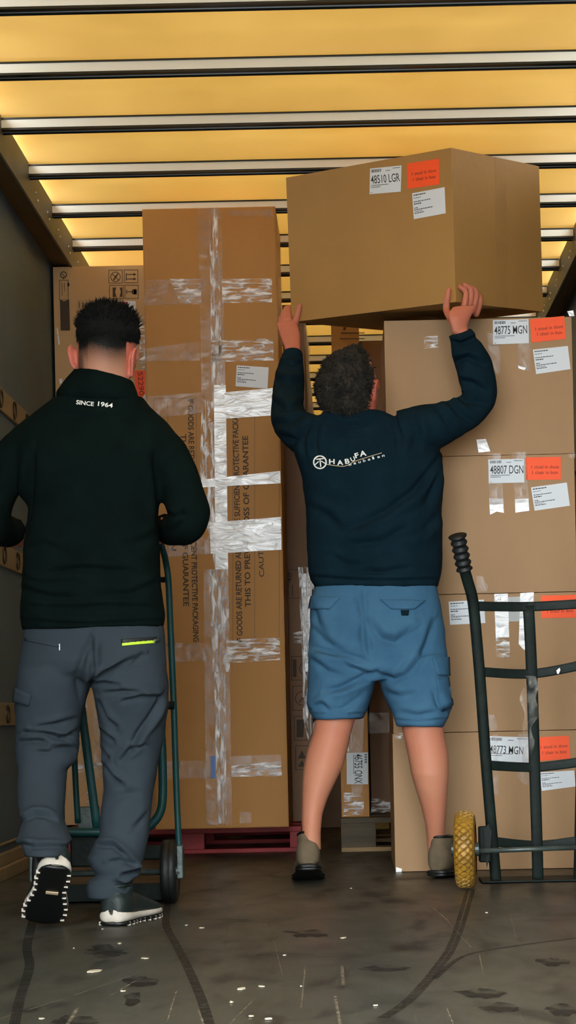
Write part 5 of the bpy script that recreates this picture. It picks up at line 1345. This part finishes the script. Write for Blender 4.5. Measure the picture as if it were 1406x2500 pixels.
sewn_text('logo_lettering', swt, bvS, [write_px('H', (803, 1133), (817, 1133), 12, 0.03), write_px('A', (823, 1136), (838, 1135), 12, 0.03), write_px('B', (843, 1133), (854, 1131), 12, 0.03),
    write_px('U', (858, 1128), (868, 1124), 11, 0.02), write_px('F', (868, 1119), (877, 1116), 12, 0.03), write_px('A', (879, 1115), (895, 1112), 13, 0.03)], WHITETHREAD, 0.006)
sewn_text('logo_subline', swt, bvS, [write_px(c, (852 + i * 11.6, 1138 - i * 3.1), (858 + i * 11.6 - (2 if c == 'l' else 0), 1136.4 - i * 3.1), 7 if c not in 'bl' else 7, 0.02) for i, c in enumerate('meubelen')], WHITETHREAD, 0.006)
wl = [(797, 1134), (815, 1137), (838, 1139.5), (852, 1135), (862, 1128), (880, 1122), (905, 1114), (932, 1106)]
sewn_text('logo_line', swt, bvS, [seg(*a, *b_, 1.6) for a, b_ in zip(wl, wl[1:])], CREAM, 0.006)
em = sewn_text('logo_emblem', swt, bvS, [ringp(781, 1129, 17, 3.5, 28), seg(772, 1122, 790, 1120, 3), seg(781, 1121, 783, 1140, 3), seg(784, 1126, 794, 1132, 2.5), seg(778, 1127, 769, 1135, 2.5)], WHITETHREAD, 0.006)
# shorts
bm = bmesh.new()
loft(bm, [hsec(l, r, y, 7.09, b) for y, l, r, b in ((1405, 785, 1055, .118), (1440, 766, 1068, .126), (1475, 758, 1076, .134), (1540, 755, 1086, .142), (1600, 754, 1091, .140), (1635, 756, 1090, .128), (1660, 770, 1080, .10))], 36, 2.3)
loft(bm, [hsec(l, r, y, d, b) for y, l, r, d, b in ((1600, 754, 917, 7.085, .125), (1640, 753, 917, 7.08, .122), (1680, 750, 912, 7.07, .114), (1715, 748, 902, 7.06, .108), (1735, 756, 896, 7.055, .102), (1756, 768, 886, 7.05, .096))], 30, 2.3)
loft(bm, [hsec(l, r, y, d, b, 6) for y, l, r, d, b in ((1600, 922, 1090, 7.085, .125), (1640, 923, 1092, 7.08, .122), (1690, 935, 1098, 7.075, .114), (1725, 948, 1104, 7.07, .108), (1750, 958, 1094, 7.068, .102), (1774, 968, 1080, 7.065, .096))], 30, 2.3)
me = remesh(bm, 0.0055, 4)
noisy(me, 0.004, 10, 21)
creases(me, [([(916, 1640), (870, 1662), (830, 1680), (800, 1685)], 0.013, 8), ([(900, 1618), (850, 1600), (800, 1590), (762, 1580)], 0.010, 8), ([(905, 1600), (895, 1540), (888, 1440)], 0.008, 6),
             ([(760, 1530), (790, 1565), (830, 1585)], 0.008, 8), ([(900, 1520), (930, 1560), (965, 1570), (1000, 1545)], 0.012, 11), ([(1010, 1640), (1040, 1580), (1060, 1520)], 0.010, 9), ([(925, 1645), (960, 1660), (990, 1650), (1015, 1620)], 0.010, 8),
             ([(760, 1610), (800, 1640), (835, 1650)], 0.008, 7), ([(880, 1700), (840, 1730), (800, 1738)], 0.007, 7), ([(940, 1690), (970, 1700), (1010, 1695)], 0.007, 8), ([(760, 1470), (775, 1520), (800, 1560)], 0.007, 9),
             ([(1060, 1690), (1075, 1730), (1095, 1740)], 0.010, 7), ([(770, 1725), (785, 1720), (800, 1732)], 0.010, 6), ([(830, 1608), (850, 1630), (890, 1640)], 0.009, 7), ([(980, 1740), (1020, 1748), (1060, 1740)], 0.006, 7), ([(870, 1480), (880, 1520), (870, 1560)], 0.006, 9)])
creases(me, [([(765, 1743), (820, 1745), (892, 1742)], 0.004, 3), ([(960, 1757), (1020, 1762), (1090, 1755)], 0.004, 3)])
bvSh = bvh_of(me)
shr = obj('shorts', me, SHORTS, p2, smooth=True)
patch('pocket_flap', bvSh, [(927, 1464), (1036, 1466), (1010, 1488), (955, 1488)], SHORTS, shr, 0.002, 0.007, 14, 5)
patch('pocket_flap', bvSh, [(764, 1456), (832, 1458), (806, 1488), (758, 1486)], SHORTS, shr, 0.002, 0.007, 14, 5)
patch('pocket_tab', bvSh, [(978, 1490), (998, 1490), (996, 1503), (980, 1503)], NAVY, shr, 0.002, 0.002, 4, 3)
patch('cargo_pocket_flap', bvSh, [(1054, 1606), (1091, 1604), (1093, 1650), (1066, 1648)], SHORTS, shr, 0.002, 0.008, 8, 5)
patch('cargo_pocket', bvSh, [(1062, 1652), (1096, 1652), (1102, 1722), (1074, 1735)], SHORTS, shr, 0.002, 0.006, 8, 6)
# shoes
hL2 = P(757, 2147, 7.12); hL2.z = 0.002; hL2 = hL2 - Vector((0, 0.205, 0))
shoe(p2, hL2, 0.03, -0.24, 0.30, 0.112, SHOETAN, SOLEB, SOLEB, 2, 0.0, 0.205, 1.22)
hR2 = P(1064, 2139, 7.06); hR2.z = 0.0
shoe(p2, hR2, -0.40, -0.04, 0.285, 0.112, SHOETAN, SOLEB, SOLEB, 2, 0.0, 0.205, 1.25)

# ================================================================== SCRAPS ON THE FLOOR
rnd = random.Random(11)
SPOTS = ('right of the dark left tyre mark', 'in front of the flat green shoe', 'left of the dark floor stains', 'upon the long dark stain', 'largest of the middle pair near the bottom edge', 'flat sliver left of the middle pair', 'at the bottom edge below centre', 'left of the one at the bottom edge', 'between tyre mark and centre', 'alone at floor centre', 'in the bottom left corner', 'above the short upright scratch', 'right of the two upright scratches', 'right of the heel of the olive shoe', 'beside the green shoe toe', 'beside the leftmost tyre mark', 'below the yellow wheel', 'small one beside the dark tyre bend', 'small one by the thin centre scratch', 'behind the flat green shoe')
for i, (x, y, l) in enumerate(((492, 2267, 14), (355, 2341, 20), (232, 2373, 34), (300, 2422, 16), (638, 2410, 20), (590, 2416, 26), (655, 2490, 24), (612, 2483, 16), (565, 2449, 10), (695, 2334, 9), (102, 2489, 18), (838, 2291, 16), (916, 2457, 12), (857, 2170, 6), (292, 2305, 10), (180, 2317, 6), (1188, 2230, 8), (455, 2260, 8), (735, 2410, 6), (250, 2270, 6))):
    c = floor_pt(x, y, 0.0); s = l * c.y / F
    bm = bmesh.new(); n = 6
    vs = []
    ang0 = rnd.uniform(-0.4, 0.4)
    for k in range(n):
        a = 2 * math.pi * k / n; r_ = rnd.uniform(0.7, 1.1)
        v = Matrix.Rotation(ang0, 3, 'Z') @ Vector((math.cos(a) * s * 0.5 * r_, math.sin(a) * s * (0.3 + 0.3 * (i % 3)) * r_, 0))
        vs.append(c + v)
    top = [bm.verts.new(v + Vector((0, 0, 0.0022 + rnd.uniform(0, 0.002)))) for v in vs]; bot = [bm.verts.new(v + Vector((0, 0, 0.0012))) for v in vs]
    bm.faces.new(top); bm.faces.new(list(reversed(bot)))
    for k in range(n): bm.faces.new((top[k], bot[k], bot[(k + 1) % n], top[(k + 1) % n]))
    tag(obj('debris_scrap', bm, SCRAP), 'pale scrap on the floor, ' + SPOTS[i], 'scrap', 'pale scraps scattered over the floor')
